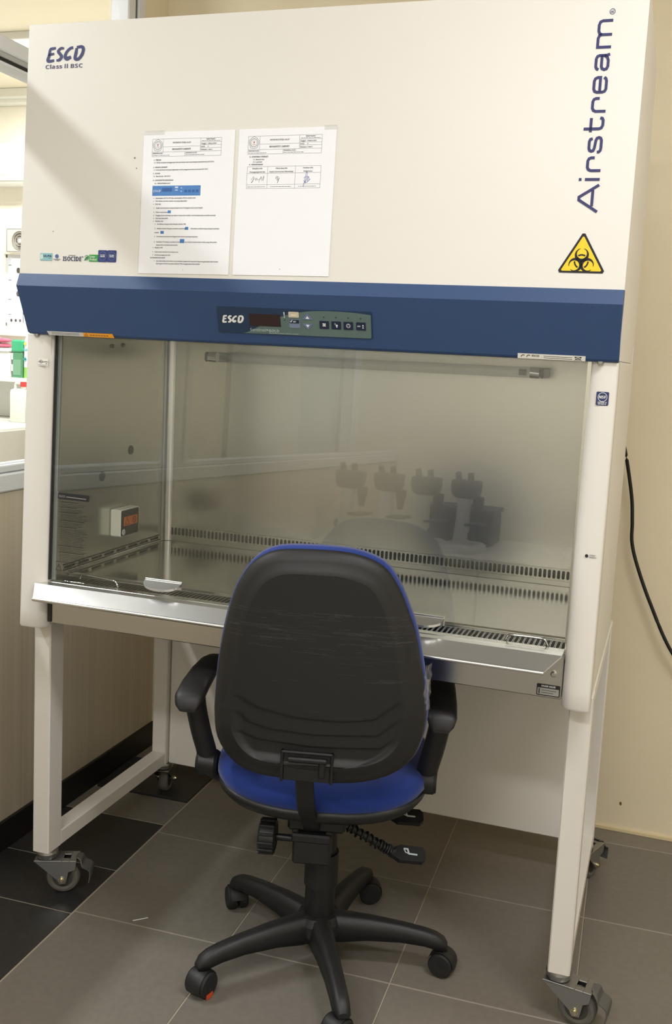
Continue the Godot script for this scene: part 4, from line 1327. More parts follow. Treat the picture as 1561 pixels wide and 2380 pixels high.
func castor(st, at, turn, trail):   # at: swivel under the leg; rolls along local x, axle along local z
	var b = Transform3D(Basis(Vector3.UP, turn), at)
	var c = empty_part(st, "castor")
	var r = 0.042
	var ax = Vector3(trail, FL + r - at.y, 0)
	var put = func(called, s, m, label = ""):
		return part(c, called, s, m, label)
	var s = S()
	lathe(s, [[0.0, 0.0], [0.026, 0.0], [0.028, -0.006], [0.026, -0.018], [0.0, -0.018]], b, 20)
	put.call("swivel", s, M.zinc)
	# fork: top plate with a square hole, two cheeks
	s = S()
	var hx0 = -0.028
	var hx1 = 0.078
	for q in [[hx0, 0.042, -0.027, 0.027], [0.042, 0.060, -0.027, -0.010], [0.042, 0.060, 0.010, 0.027], [0.060, hx1, -0.027, 0.027]]:
		cb(s, Vector3(q[0], -0.024, q[2]), Vector3(q[1], -0.020, q[3]), 0.001, b)
	for sg in [-1.0, 1.0]:
		var poly = [Vector2(hx0, -0.021), Vector2(ax.x - 0.012, ax.y + 0.0), Vector2(ax.x - 0.006, ax.y - 0.012), Vector2(ax.x + 0.010, ax.y - 0.010), Vector2(ax.x + 0.013, ax.y + 0.004), Vector2(ax.x + 0.016, -0.050), Vector2(hx1 - 0.004, -0.044), Vector2(hx1, -0.021)]
		ext(s, poly, b * Transform3D(Basis(), Vector3(0, 0, sg * 0.0255 - 0.0015)), 0.003)
	put.call("fork", s, M.zinc)
	s = S()
	var wx = b * Transform3D(Basis(Vector3(1, 0, 0), PI / 2), ax)
	lathe(s, [[0.026, -0.013], [0.032, -0.015], [0.0385, -0.013], [r, -0.007], [r, 0.007], [0.0385, 0.013], [0.032, 0.015], [0.026, 0.013]], wx, 36)
	put.call("tyre", s, M.rubber_grey)
	s = S()
	lathe(s, [[0.0, -0.012], [0.010, -0.016], [0.014, -0.012], [0.026, -0.0125], [0.026, 0.0125], [0.014, 0.012], [0.010, 0.016], [0.0, 0.012]], wx, 28)
	put.call("wheel_core", s, mat(rgb8(52, 52, 54), 0.5))
	s = S()
	lathe(s, [[0.0, -0.034], [0.005, -0.034], [0.005, -0.029], [0.0085, -0.029], [0.0085, 0.029], [0.006, 0.029], [0.0055, 0.034], [0.0, 0.035]], wx, 12)
	put.call("axle_bolt", s, mat(Color(0.8, 0.77, 0.66), 0.2, 1.0))
	# brake pedal: bent plate hinged at the front of the fork
	s = S()
	var pts = curve([Vector3(hx1 - 0.004, -0.018, 0), Vector3(hx1 + 0.008, -0.022, 0), Vector3(hx1 + 0.014, -0.038, 0), Vector3(hx1 + 0.032, -0.050, 0), Vector3(hx1 + 0.030, -0.080, 0)], 4)
	for i in pts.size() - 1:
		var w0 = lerpf(0.012, 0.025, minf(1.0, i / 8.0))
		var w1 = lerpf(0.012, 0.025, minf(1.0, (i + 1) / 8.0))
		var th = Vector3(0.0025, 0.001, 0)
		var q = [pts[i] + Vector3(0, 0, -w0), pts[i] + Vector3(0, 0, w0), pts[i + 1] + Vector3(0, 0, w1), pts[i + 1] + Vector3(0, 0, -w1)]
		for k in 4: q[k] = b * q[k]
		var d = b.basis * th
		quad(s, q[0], q[1], q[2], q[3])
		quad(s, q[0] + d, q[3] + d, q[2] + d, q[1] + d)
		quad(s, q[0], q[3], q[3] + d, q[0] + d)
		quad(s, q[1], q[1] + d, q[2] + d, q[2])
	put.call("brake_pedal", s, mat(rgb8(92, 92, 90), 0.45, 0.3))

# ---------------------------------------------------------------- office chair
func back_shape(k):   # outline of the back rest in its own plane, scaled about its middle
	var pts = [[-0.011, 1.066], [-0.085, 1.060], [-0.132, 1.035], [-0.163, 0.992], [-0.183, 0.942], [-0.198, 0.879], [-0.209, 0.807], [-0.215, 0.735], [-0.216, 0.685], [-0.209, 0.637], [-0.180, 0.594], [-0.130, 0.568], [-0.03, 0.561], [0.08, 0.564], [0.155, 0.585], [0.198, 0.620], [0.217, 0.660], [0.226, 0.710], [0.223, 0.762], [0.213, 0.823], [0.196, 0.900], [0.177, 0.951], [0.154, 1.001], [0.121, 1.042], [0.062, 1.063]]
	var q = []
	for p in pts: q.append(Vector2(p[0], p[1]))
	q.append(q[0])
	var o = soft(q, 3)
	o.pop_back()
	var c = Vector2(0.003, 0.80)
	var out = []
	for p in o: out.append(c + (p - c) * k)
	return out

func back_z(u, y):   # centre surface of the back rest shell, curved round the sitter and leaning back
	return 0.262 + (y - 0.56) * 0.11 - 0.45 * u * u

func back_ring(k, dz, dk = 0.0):   # dk shrinks by a fixed width instead of a share
	var ring = []
	for p in back_shape(k):
		var c = Vector2(0.003, 0.80)
		var q = p - (p - c).normalized() * dk
		ring.append(Vector3(q.x, q.y, back_z(q.x, q.y) + dz))
	return ring

const STEPS := [[[-0.19, 0.772], [-0.165, 0.752], [-0.118, 0.728], [-0.04, 0.714], [0.05, 0.712], [0.12, 0.720], [0.165, 0.757], [0.195, 0.80]], [[-0.20, 0.750], [-0.135, 0.692], [-0.09, 0.682], [0.0, 0.678], [0.128, 0.684], [0.178, 0.727], [0.21, 0.77]], [[-0.21, 0.730], [-0.16, 0.670], [-0.12, 0.656], [0.0, 0.650], [0.135, 0.655], [0.188, 0.700], [0.21, 0.735]]]

func step_line(l, u):
	for i in l.size() - 1:
		if u <= l[i + 1][0]: return lerpf(l[i][1], l[i + 1][1], clampf((u - l[i][0]) / (l[i + 1][0] - l[i][0]), 0, 1))
	return l[-1][1]

func shell_face(s):   # rear face of the shell with three moulded steps across its lower part
	var edge = back_ring(1.0, 0.032, 0.050)
	var lo = 1e9
	var hi = -1e9
	for p in edge:
		lo = minf(lo, p.y)
		hi = maxf(hi, p.y)
	var rows = []
	var n = 190
	for i in n + 1:
		var y = lerpf(lo + 0.0002, hi - 0.0002, float(i) / n)
		var a = 1e9
		var b = -1e9
		for j in edge.size():
			var p = edge[j]
			var q = edge[(j + 1) % edge.size()]
			if (p.y <= y) != (q.y <= y):
				var x = lerpf(p.x, q.x, (y - p.y) / (q.y - p.y))
				a = minf(a, x)
				b = maxf(b, x)
		var row = []
		for j in 61:
			var u = lerpf(a, b, j / 60.0)
			var d = minf(minf(u - a, b - u), minf(y - lo, hi - y))
			var z = 0.032
			for l in STEPS: z -= 0.0035 * smoothstep(0.002, -0.002, y - step_line(l, u)) * smoothstep(0.0, 0.02, d)
			row.append(Vector3(u, y, back_z(u, y) + z))
		rows.append(row)
	loft(s, rows, false, false)

func build_chair():
	var ch = thing("office_chair", "black swivel office chair with blue fabric seat, seen from behind", "chair", Vector3(0.7655, FL, 0.4996), "", deg_to_rad(13.0))
	ch.scale = Vector3.ONE * 0.976
	var s = S()
	# back rest: blue pad towards the desk, black moulded shell behind
	loft(s, [back_ring(0.30, -0.052), back_ring(0.75, -0.056), back_ring(1.0, -0.050, 0.032), back_ring(1.0, -0.044, 0.012), back_ring(1.0, -0.030, -0.001), back_ring(1.0, -0.006, 0.0), back_ring(1.0, 0.002, 0.008)])
	var br = part(ch, "back_rest", s, M.blue_fabric, "blue fabric back pad")
	s = S()
	loft(s, [back_ring(1.0, -0.004, 0.006), back_ring(1.0, 0.004, 0.003), back_ring(1.0, 0.014, 0.008), back_ring(1.0, 0.023, 0.024), back_ring(1.0, 0.0245, 0.034), back_ring(1.0, 0.030, 0.040), back_ring(1.0, 0.032, 0.050)], true, false)
	shell_face(s)
	var sc = scratched()
	var sh = part(br, "back_shell", s, sc, "scuffed black plastic back shell")
	# socket of the back post
	s = S()
	for q in [[-0.066, 0.574, -0.060, 0.640], [0.036, 0.574, 0.042, 0.640], [-0.066, 0.634, 0.042, 0.640]]: cb(s, Vector3(q[0], q[1], 0.262), Vector3(q[2], q[3], 0.302), 0.002)
	part(br, "post_socket", s, M.dark_plastic)
	s = S()
	cb(s, Vector3(-0.060, 0.576, 0.262), Vector3(0.036, 0.634, 0.2965), 0.001)
	part(br, "socket_recess", s, M.dark_plastic)
	s = S()
	cb(s, Vector3(-0.052, 0.618, 0.285), Vector3(0.030, 0.628, 0.306), 0.003)
	cb(s, Vector3(0.012, 0.586, 0.29), Vector3(0.026, 0.62, 0.303), 0.003)
	part(br, "height_catch", s, M.dark_plastic)
	# torn clear film still stuck to the right edge
	s = S()
	var fl = []
	for i in 9:
		var yy = 0.835 - i * 0.0125
		var row = []
		for j in 4:
			var uu = 0.216 + j * 0.0042 + 0.002 * sin(i * 2.3 + j)
			row.append(Vector3(uu, yy, back_z(0.215, yy) + 0.012 - j * 0.006 + 0.003 * sin(i * 1.7 + j * 2.1)))
		fl.append(row)
	loft(s, fl, false, false, -1)
	var film = mat(Color(0.8, 0.8, 0.8, 0.10), 0.1)
	film.transparency = BaseMaterial3D.TRANSPARENCY_ALPHA
	part(br, "film_scrap", s, film, "torn clear plastic film")
	# seat
	var seat = func(k, dk = 0.0):
		var out = []
		for j in 48:
			var a = TAU * j / 48
			var cx = cos(a)
			var cz = sin(a)
			var e = 0.62
			var rx = 0.243 * k - dk
			var rz = 0.225 * k - dk
			out.append(Vector2(-0.005 + signf(cx) * pow(absf(cx), e) * rx, -0.045 + signf(cz) * pow(absf(cz), e) * rz))
		return out
	var ring = func(k, dk, y):
		var out = []
		for p in seat.call(k, dk): out.append(Vector3(p.x, y + 0.02 * (p.x * p.x) / 0.05, p.y))
		return out
	s = S()
	loft(s, [ring.call(1.0, 0.004, 0.452), ring.call(1.0, -0.003, 0.462), ring.call(1.0, -0.001, 0.482), ring.call(1.0, 0.012, 0.498), ring.call(1.0, 0.05, 0.506), ring.call(0.4, 0.0, 0.503), ring.call(0.05, 0.0, 0.502)])
	part(ch, "seat_pad", s, M.blue_fabric, "blue fabric seat pad")
	s = S()
	loft(s, [ring.call(0.3, 0.0, 0.415), ring.call(0.8, 0.0, 0.415), ring.call(1.0, 0.012, 0.424), ring.call(1.0, 0.0, 0.438), ring.call(1.0, 0.0, 0.454), ring.call(1.0, 0.02, 0.455)])
	part(ch, "seat_shell", s, M.dark_plastic)
	# back post and its clamp
	s = S()
	var pp = curve([Vector3(-0.018, 0.625, 0.288), Vector3(-0.018, 0.57, 0.272), Vector3(-0.018, 0.48, 0.215), Vector3(-0.015, 0.40, 0.13), Vector3(-0.015, 0.365, 0.09)], 4)
	var rings = []
	for i in pp.size():
		var f = frame_at(pp, i)
		var r2 = []
		for p in rrect(-0.019, -0.006, 0.019, 0.006, 0.003, 2): r2.append(pp[i] + Vector3(1, 0, 0) * p.x + f[1].cross(Vector3(0, 0, 0)) + (pp[min(i + 1, pp.size() - 1)] - pp[max(i - 1, 0)]).normalized().cross(Vector3(1, 0, 0)) * p.y)
		rings.append(r2)
	loft(s, rings, true, true, -1)
	part(ch, "back_post", s, M.dark_plastic)
	bx(ch, "tilt_mechanism", Vector3(-0.07, 0.378, -0.12), Vector3(0.06, 0.416, 0.12), 0.006, M.dark_plastic)
	s = S()
	cb(s, Vector3(-0.057, 0.298, 0.045), Vector3(0.028, 0.362, 0.118), 0.005)
	cb(s, Vector3(-0.060, 0.352, 0.04), Vector3(0.030, 0.372, 0.124), 0.004)
	cb(s, Vector3(-0.060, 0.37, 0.05), Vector3(-0.045, 0.40, 0.115), 0.003)
	cb(s, Vector3(0.016, 0.37, 0.05), Vector3(0.030, 0.40, 0.115), 0.003)
	part(ch, "post_clamp", s, M.black_plastic)
	s = S()
	lathe(s, knob_profile(), Transform3D(Basis(Vector3(0, 0, 1), PI / 2), Vector3(-0.098, 0.345, 0.09)), 24)
	for j in 12:
		var a = TAU * j / 12
		cb(s, Vector3(-0.136, 0.345 + cos(a) * 0.037 - 0.003, 0.09 + sin(a) * 0.037 - 0.003), Vector3(-0.1, 0.345 + cos(a) * 0.037 + 0.003, 0.09 + sin(a) * 0.037 + 0.003), 0.0015)
	var kn = part(ch, "clamp_knob", s, M.black_plastic)
	s = S()
	tube(s, [Vector3(-0.1, 0.345, 0.09), Vector3(-0.05, 0.345, 0.09)], 0.008, 12)
	part(kn, "shaft", s, M.dark_plastic)
	# two paddle levers on the right
	for q in [[Vector3(0.02, 0.372, 0.06), Vector3(0.06, 0.366, 0.05), Vector3(0.135, 0.318, 0.03), Vector3(0.17, 0.296, 0.02), Vector3(0.235, 0.288, 0.01), true], [Vector3(0.06, 0.402, -0.05), Vector3(0.09, 0.392, -0.055), Vector3(0.135, 0.362, -0.065), Vector3(0.16, 0.344, -0.07), Vector3(0.225, 0.338, -0.08), false]]:
		s = S()
		tube(s, curve([q[0], q[1], q[2], q[3]], 5), 0.008, 10)
		var lv = part(ch, "lever", s, M.dark_plastic)
		s = S()
		var d = (q[4] - q[3]).normalized()
		var pb = Transform3D(Basis(d, Vector3.UP, d.cross(Vector3.UP)).orthonormalized(), q[3])
		ext(s, [Vector2(-0.012, -0.006), Vector2(0.012, -0.021), Vector2(0.066, -0.019), Vector2(0.074, -0.010), Vector2(0.074, 0.012), Vector2(0.066, 0.02), Vector2(0.014, 0.019), Vector2(-0.012, 0.006)], pb * Transform3D(Basis(Vector3(1, 0, 0), -PI / 2 + 0.5), Vector3(0, -0.004, 0)), 0.012)
		part(lv, "paddle", s, M.dark_plastic)
		s = S()
		stroke(s, [Vector2(0.022, 0.010), Vector2(0.031, 0.010), Vector2(0.034, -0.002), Vector2(0.054, -0.002)], 0.0042, pb * Transform3D(Basis(Vector3(1, 0, 0), -PI / 2 + 0.5), Vector3(0, -0.004, 0)) * Transform3D(Basis(), Vector3(0, 0, 0.012)), 0.0004)
		stroke(s, [Vector2(0.022, 0.010), Vector2(0.026, 0.001), Vector2(0.034, -0.002)], 0.0026, pb * Transform3D(Basis(Vector3(1, 0, 0), -PI / 2 + 0.5), Vector3(0, -0.004, 0)) * Transform3D(Basis(), Vector3(0, 0, 0.012)), 0.0004)
		part(lv, "seat_symbol", s, mat(rgb8(178, 190, 190), 0.5), "pale chair symbol")
		if q[5]:
			s = S()
			var hel = []
			var cv = curve([q[1], q[2], q[3]], 24)
			for i in cv.size():
				var a = i * 1.9
				var f = frame_at(cv, i)
				hel.append(cv[i] + f[0] * cos(a) * 0.0115 + f[1] * sin(a) * 0.0115)
			tube(s, curve(hel, 3), 0.0028, 6)
			part(lv, "spring_ridges", s, M.black_plastic)
			s = S()
			lathe(s, [[0.0, 0.0], [0.0065, 0.0], [0.0055, 0.004], [0.0, 0.006]], Transform3D(Basis(Vector3(1, 0, 0), PI / 2), Vector3(0.05, 0.368, 0.064)), 14, 0)
			part(lv, "rivet", s, M.chrome, "bright rivet head")
	# gas column with telescopic covers
	s = S()
	lathe(s, [[0.0, 0.10], [0.036, 0.10], [0.036, 0.205], [0.0, 0.205]], Transform3D(), 28)
	var col = part(ch, "gas_column", s, M.dark_plastic)
	s = S()
	lathe(s, [[0.0, 0.195], [0.040, 0.195], [0.040, 0.275], [0.0, 0.275]], Transform3D(), 28)
	part(col, "upper_cover", s, M.black_plastic)
	s = S()
	lathe(s, [[0.0, 0.27], [0.034, 0.27], [0.034, 0.385], [0.0, 0.385]], Transform3D(), 28)
	part(col, "inner_tube", s, M.dark_plastic)
	# five-arm foot
	s = S()
	lathe(s, [[0.0, 0.062], [0.05, 0.062], [0.056, 0.08], [0.055, 0.105], [0.047, 0.122], [0.0, 0.122]], Transform3D(), 30)
	var hub = part(ch, "base_hub", s, M.black_plastic)
	for k in 5:
		var a = deg_to_rad(60.0 + 13.0 + 72.0 * k)   # measured in world from +x towards +z; the chair itself is turned by 13 degrees
		var dir = Vector3(cos(a), 0, sin(a))
		var side = Vector3(-sin(a), 0, cos(a))
		s = S()
		rings = []
		for q in [[0.02, 0.124, 0.066, 0.033], [0.06, 0.124, 0.066, 0.030], [0.12, 0.121, 0.074, 0.026], [0.20, 0.113, 0.076, 0.022], [0.255, 0.104, 0.072, 0.021], [0.282, 0.097, 0.066, 0.0205], [0.300, 0.087, 0.063, 0.018], [0.309, 0.074, 0.062, 0.012]]:
			var r3 = []
			for p in [Vector2(-1, 0), Vector2(-0.97, 0.62), Vector2(-0.7, 0.93), Vector2(-0.3, 1.0), Vector2(0.3, 1.0), Vector2(0.7, 0.93), Vector2(0.97, 0.62), Vector2(1, 0)]:
				r3.append(dir * q[0] + side * p.x * q[3] * (0.86 if p.y > 0.5 else 1.0) + Vector3(0, lerpf(q[2], q[1], p.y), 0))
			rings.append(r3)
		loft(s, rings)
		part(ch, "base_arm", s, M.black_plastic)
		# twin-wheel castor
		var cc = empty_part(ch, "castor")
		var cen = dir * 0.288
		var ta = a + [0.9, -0.5, 0.5, 1.0, 0.3][k]
		var b = Transform3D(Basis(Vector3.UP, -ta), cen)
		var o = Vector3(0.012, 0.029, 0)
		for sg in [-1.0, 1.0]:
			s = S()
			lathe(s, [[0.0, sg * 0.005], [0.027, sg * 0.005], [0.029, sg * 0.008], [0.029, sg * 0.022], [0.026, sg * 0.026], [0.012, sg * 0.0265], [0.0, sg * 0.025]], b * Transform3D(Basis(Vector3(1, 0, 0), PI / 2), o), 24)
			part(cc, "wheel", s, M.rubber_black)
		s = S()
		tube(s, [b * Vector3(0, 0.045, 0), b * Vector3(0, 0.075, 0)], 0.011, 12)
		var hood = []
		for j in 11:
			var t = lerpf(-0.3, PI * 0.95, j / 10.0)
			hood.append([Vector3(o.x + cos(t) * 0.031, o.y + sin(t) * 0.031, -0.02), Vector3(o.x + cos(t) * 0.033, o.y + sin(t) * 0.033, -0.008), Vector3(o.x + cos(t) * 0.033, o.y + sin(t) * 0.033, 0.008), Vector3(o.x + cos(t) * 0.031, o.y + sin(t) * 0.031, 0.02)])
		for r4 in hood:
			for j in 4: r4[j] = b * r4[j]
		loft(s, hood, false, false)
		part(cc, "hood", s, M.black_plastic)
		if k == 1:
			s = S()
			cb(s, Vector3(-0.010, 0.002, -0.026), Vector3(0.010, 0.012, -0.0275), 0.0006, b * Transform3D(Basis(), o + Vector3(0.002, -0.029, 0)))
			cb(s, Vector3(-0.010, 0.002, 0.0262), Vector3(0.010, 0.012, 0.0275), 0.0006, b * Transform3D(Basis(), o + Vector3(0.002, -0.029, 0)))
			part(cc, "orange_scrap", s, mat(rgb8(200, 74, 30), 0.6), "bit of orange stuck to the wheel")
	# arm rests
	for k in 2:
		var sg = -1.0 if k == 0 else 1.0
		var ar = empty_part(ch, "arm_rest")
		var ux = -0.297 if k == 0 else 0.258
		s = S()
		rings = []
		for q in [[0.158, 0.662, 0.018, 0.006], [0.155, 0.676, 0.028, 0.016], [0.140, 0.686, 0.033, 0.022], [0.08, 0.697, 0.033, 0.022], [0.0, 0.702, 0.031, 0.021], [-0.08, 0.699, 0.029, 0.021], [-0.14, 0.688, 0.027, 0.020], [-0.165, 0.676, 0.022, 0.014], [-0.172, 0.668, 0.012, 0.006]]:
			var r5 = []
			for j in 16:
				var t = TAU * j / 16
				r5.append(Vector3(ux + signf(cos(t)) * pow(absf(cos(t)), 0.7) * q[2], q[1] - 0.010 + signf(sin(t)) * pow(absf(sin(t)), 0.7) * q[3] * 0.62, q[0]))
			rings.append(r5)
		loft(s, rings)
		part(ar, "arm_pad", s, M.black_plastic)
		s = S()
		var up = [Vector3(ux, 0.682, 0.09), Vector3(ux + sg * -0.002, 0.640, 0.085), Vector3(ux - sg * 0.012, 0.575, 0.07), Vector3(ux - sg * 0.022, 0.525, 0.055), Vector3(ux - sg * 0.026, 0.488, 0.045), Vector3(ux - sg * 0.040, 0.462, 0.03), Vector3(ux - sg * 0.075, 0.437, 0.0), Vector3(ux - sg * 0.13, 0.421, -0.03)]
		tube(s, curve(up, 4), 0.024, 12, true, 0.018)
		part(ar, "upright", s, M.black_plastic)
		s = S()
		lathe(s, [[0.0, -0.025], [0.026, -0.025], [0.030, -0.018], [0.030, 0.018], [0.026, 0.025], [0.0, 0.025]], Transform3D(Basis(Vector3(0, 0, 1), PI / 2), Vector3(ux - sg * 0.026, 0.490, 0.046)), 20)
		part(ar, "elbow", s, M.dark_plastic)

func knob_profile():
	return [[0.0, 0.0], [0.030, 0.0], [0.035, 0.003], [0.036, 0.034], [0.032, 0.039], [0.0, 0.039]]

func scratched():   # black plastic with fine pale horizontal scuffs
	var im := Image.create(512, 512, false, Image.FORMAT_RGB8)
	im.fill(rgb8(29, 29, 29))
	var r := RandomNumberGenerator.new()
	r.seed = 5
	for i in 4000: im.set_pixel(r.randi_range(0, 511), r.randi_range(0, 511), rgb8(34, 34, 34))
	var bands = [[0.93, 0.94, 30], [0.90, 0.91, 16], [0.84, 0.93, 34], [0.875, 0.905, 40], [0.80, 0.84, 8], [0.72, 0.80, 6]]
	for b in bands:
		for i in b[2]:
			var y = int((1.1 - r.randf_range(b[0], b[1])) / 0.6 * 512)
			var x = r.randi_range(60, 380)
			var L = r.randi_range(8, 70)
			var g = r.randf_range(0.16, 0.24)
			var sl = r.randf_range(-0.03, 0.05)
			for k in L:
				if r.randf() < 0.85: im.set_pixel(clampi(x + k, 0, 511), clampi(y + int(k * sl), 0, 511), Color(g, g, g))
	var m = mat(Color.WHITE, 0.55)
	m.albedo_texture = tex(im)
	# laid on from behind: local x to u, local y to v
	m.uv1_triplanar = true
	m.uv1_scale = Vector3(1 / 0.6, 1 / 0.6, 1 / 0.6)
	m.uv1_offset = Vector3(0.5, -1.1 / 0.6 + 1.0, 0.0)
	m.uv1_triplanar_sharpness = 8.0
	return m

# ---------------------------------------------------------------- instruction sheets
func sheet_frame(x, sdown, tilt):
	return panel_frame() * Transform3D(Basis(Vector3(0, 0, 1), tilt), Vector3(x, -sdown, 0.0006))

func crest(s, r, t, cx, cy, k):
	var p = []
	for j in 10:
		var a = PI / 2 + TAU * j / 10
		p.append(Vector2(cx + cos(a) * k * (1.0 if j % 2 == 0 else 0.93), cy + sin(a) * k * 1.08 * (1.0 if j % 2 == 0 else 0.93)))
	stroke(s, p, 0.0007, t, 0.0001, true)
	stroke(s, disc2(cx, cy, k * 0.72), 0.0009, t, 0.0001, true)
	stroke(s, disc2(cx, cy, k * 0.48), 0.0004, t, 0.0001, true)
	ext(r, disc2(cx, cy + k * 0.12, k * 0.14, -1.0, 10), t, 0.0001)
	stroke(r, [Vector2(cx, cy + k * 0.1), Vector2(cx, cy - k * 0.25)], 0.0008, t, 0.0001)
	stroke(r, [Vector2(cx - k * 0.22, cy - k * 0.25), Vector2(cx + k * 0.22, cy - k * 0.25)], 0.0006, t, 0.0001)

func words(s, t, x0, x1, y, h, r):   # a run of words too small to read
	var x = x0
	while x < x1 - 0.001:
		var w = minf(r.randf_range(0.0025, 0.0075), x1 - x)
		stroke(s, [Vector2(x, y + h * 0.5), Vector2(x + w, y + h * 0.5)], h * 0.42, t, 0.00008)
		x += w + h * 0.45

func header(s, red, t, page):
	var G = func(a, b): stroke(s, [a, b], 0.00045, t, 0.0001)
	# outer box 0.022..0.182 wide, 0.016..0.052 down
	var x0 = 0.022
	var x1 = 0.186
	var xs = [x0, 0.048, 0.137, x1]
	var y = [-0.015, -0.0315, -0.0425, -0.052]
	for q in [[xs[0], y[0], xs[3], y[0]], [xs[0], y[2], xs[3], y[2]], [xs[0], y[3], xs[3], y[3]], [xs[1], y[1], xs[2], y[1]], [xs[0], y[0], xs[0], y[3]], [xs[3], y[0], xs[3], y[3]], [xs[1], y[0], xs[1], y[2]], [xs[2], y[0], xs[2], y[2]], [0.101, y[2], 0.101, y[3]], [xs[2], -0.0235, xs[3], -0.0235], [xs[2], -0.0297, xs[3], -0.0297], [xs[2], -0.0355, xs[3], -0.0355]]:
		G.call(Vector2(q[0], q[1]), Vector2(q[2], q[3]))
	crest(s, red, t, 0.035, -0.0285, 0.0118)
	text(s, "INSTRUKSI KERJA ALAT", shift(t, 0.0925, -0.0245), 0.0027, 0.0, "serif", 1)
	text(s, "BIOSAFETY CABINET", shift(t, 0.0925, -0.0385), 0.0030, 0.0, "serifbold", 1)
	text(s, "Kode Nomor :", shift(t, 0.1615, -0.0185), 0.0021, 0.0, "serifbold", 1)
	var r := RandomNumberGenerator.new()
	r.seed = 91
	words(s, t, 0.140, 0.183, -0.0222, 0.0022, r)
	for q in [["Tanggal", ": 8 Maret 2019", -0.0280], ["Revisi", ": 0", -0.0340], ["Halaman", ": %d dari 2" % page, -0.0403]]:
		text(s, q[0], shift(t, 0.1385, q[2]), 0.0021, 0.0, "serif")
		text(s, q[1], shift(t, 0.1530, q[2]), 0.0021, 0.0, "serif")
	text(s, "DISUSUN OLEH :", shift(t, 0.0235, -0.0463), 0.0019, 0.0, "serif")
	words(s, t, 0.0235, 0.064, -0.0505, 0.0022, r)
	text(s, "DIPERIKSA OLEH :", shift(t, 0.1025, -0.0463), 0.0019, 0.0, "serif")
	words(s, t, 0.1025, 0.147, -0.0505, 0.0022, r)

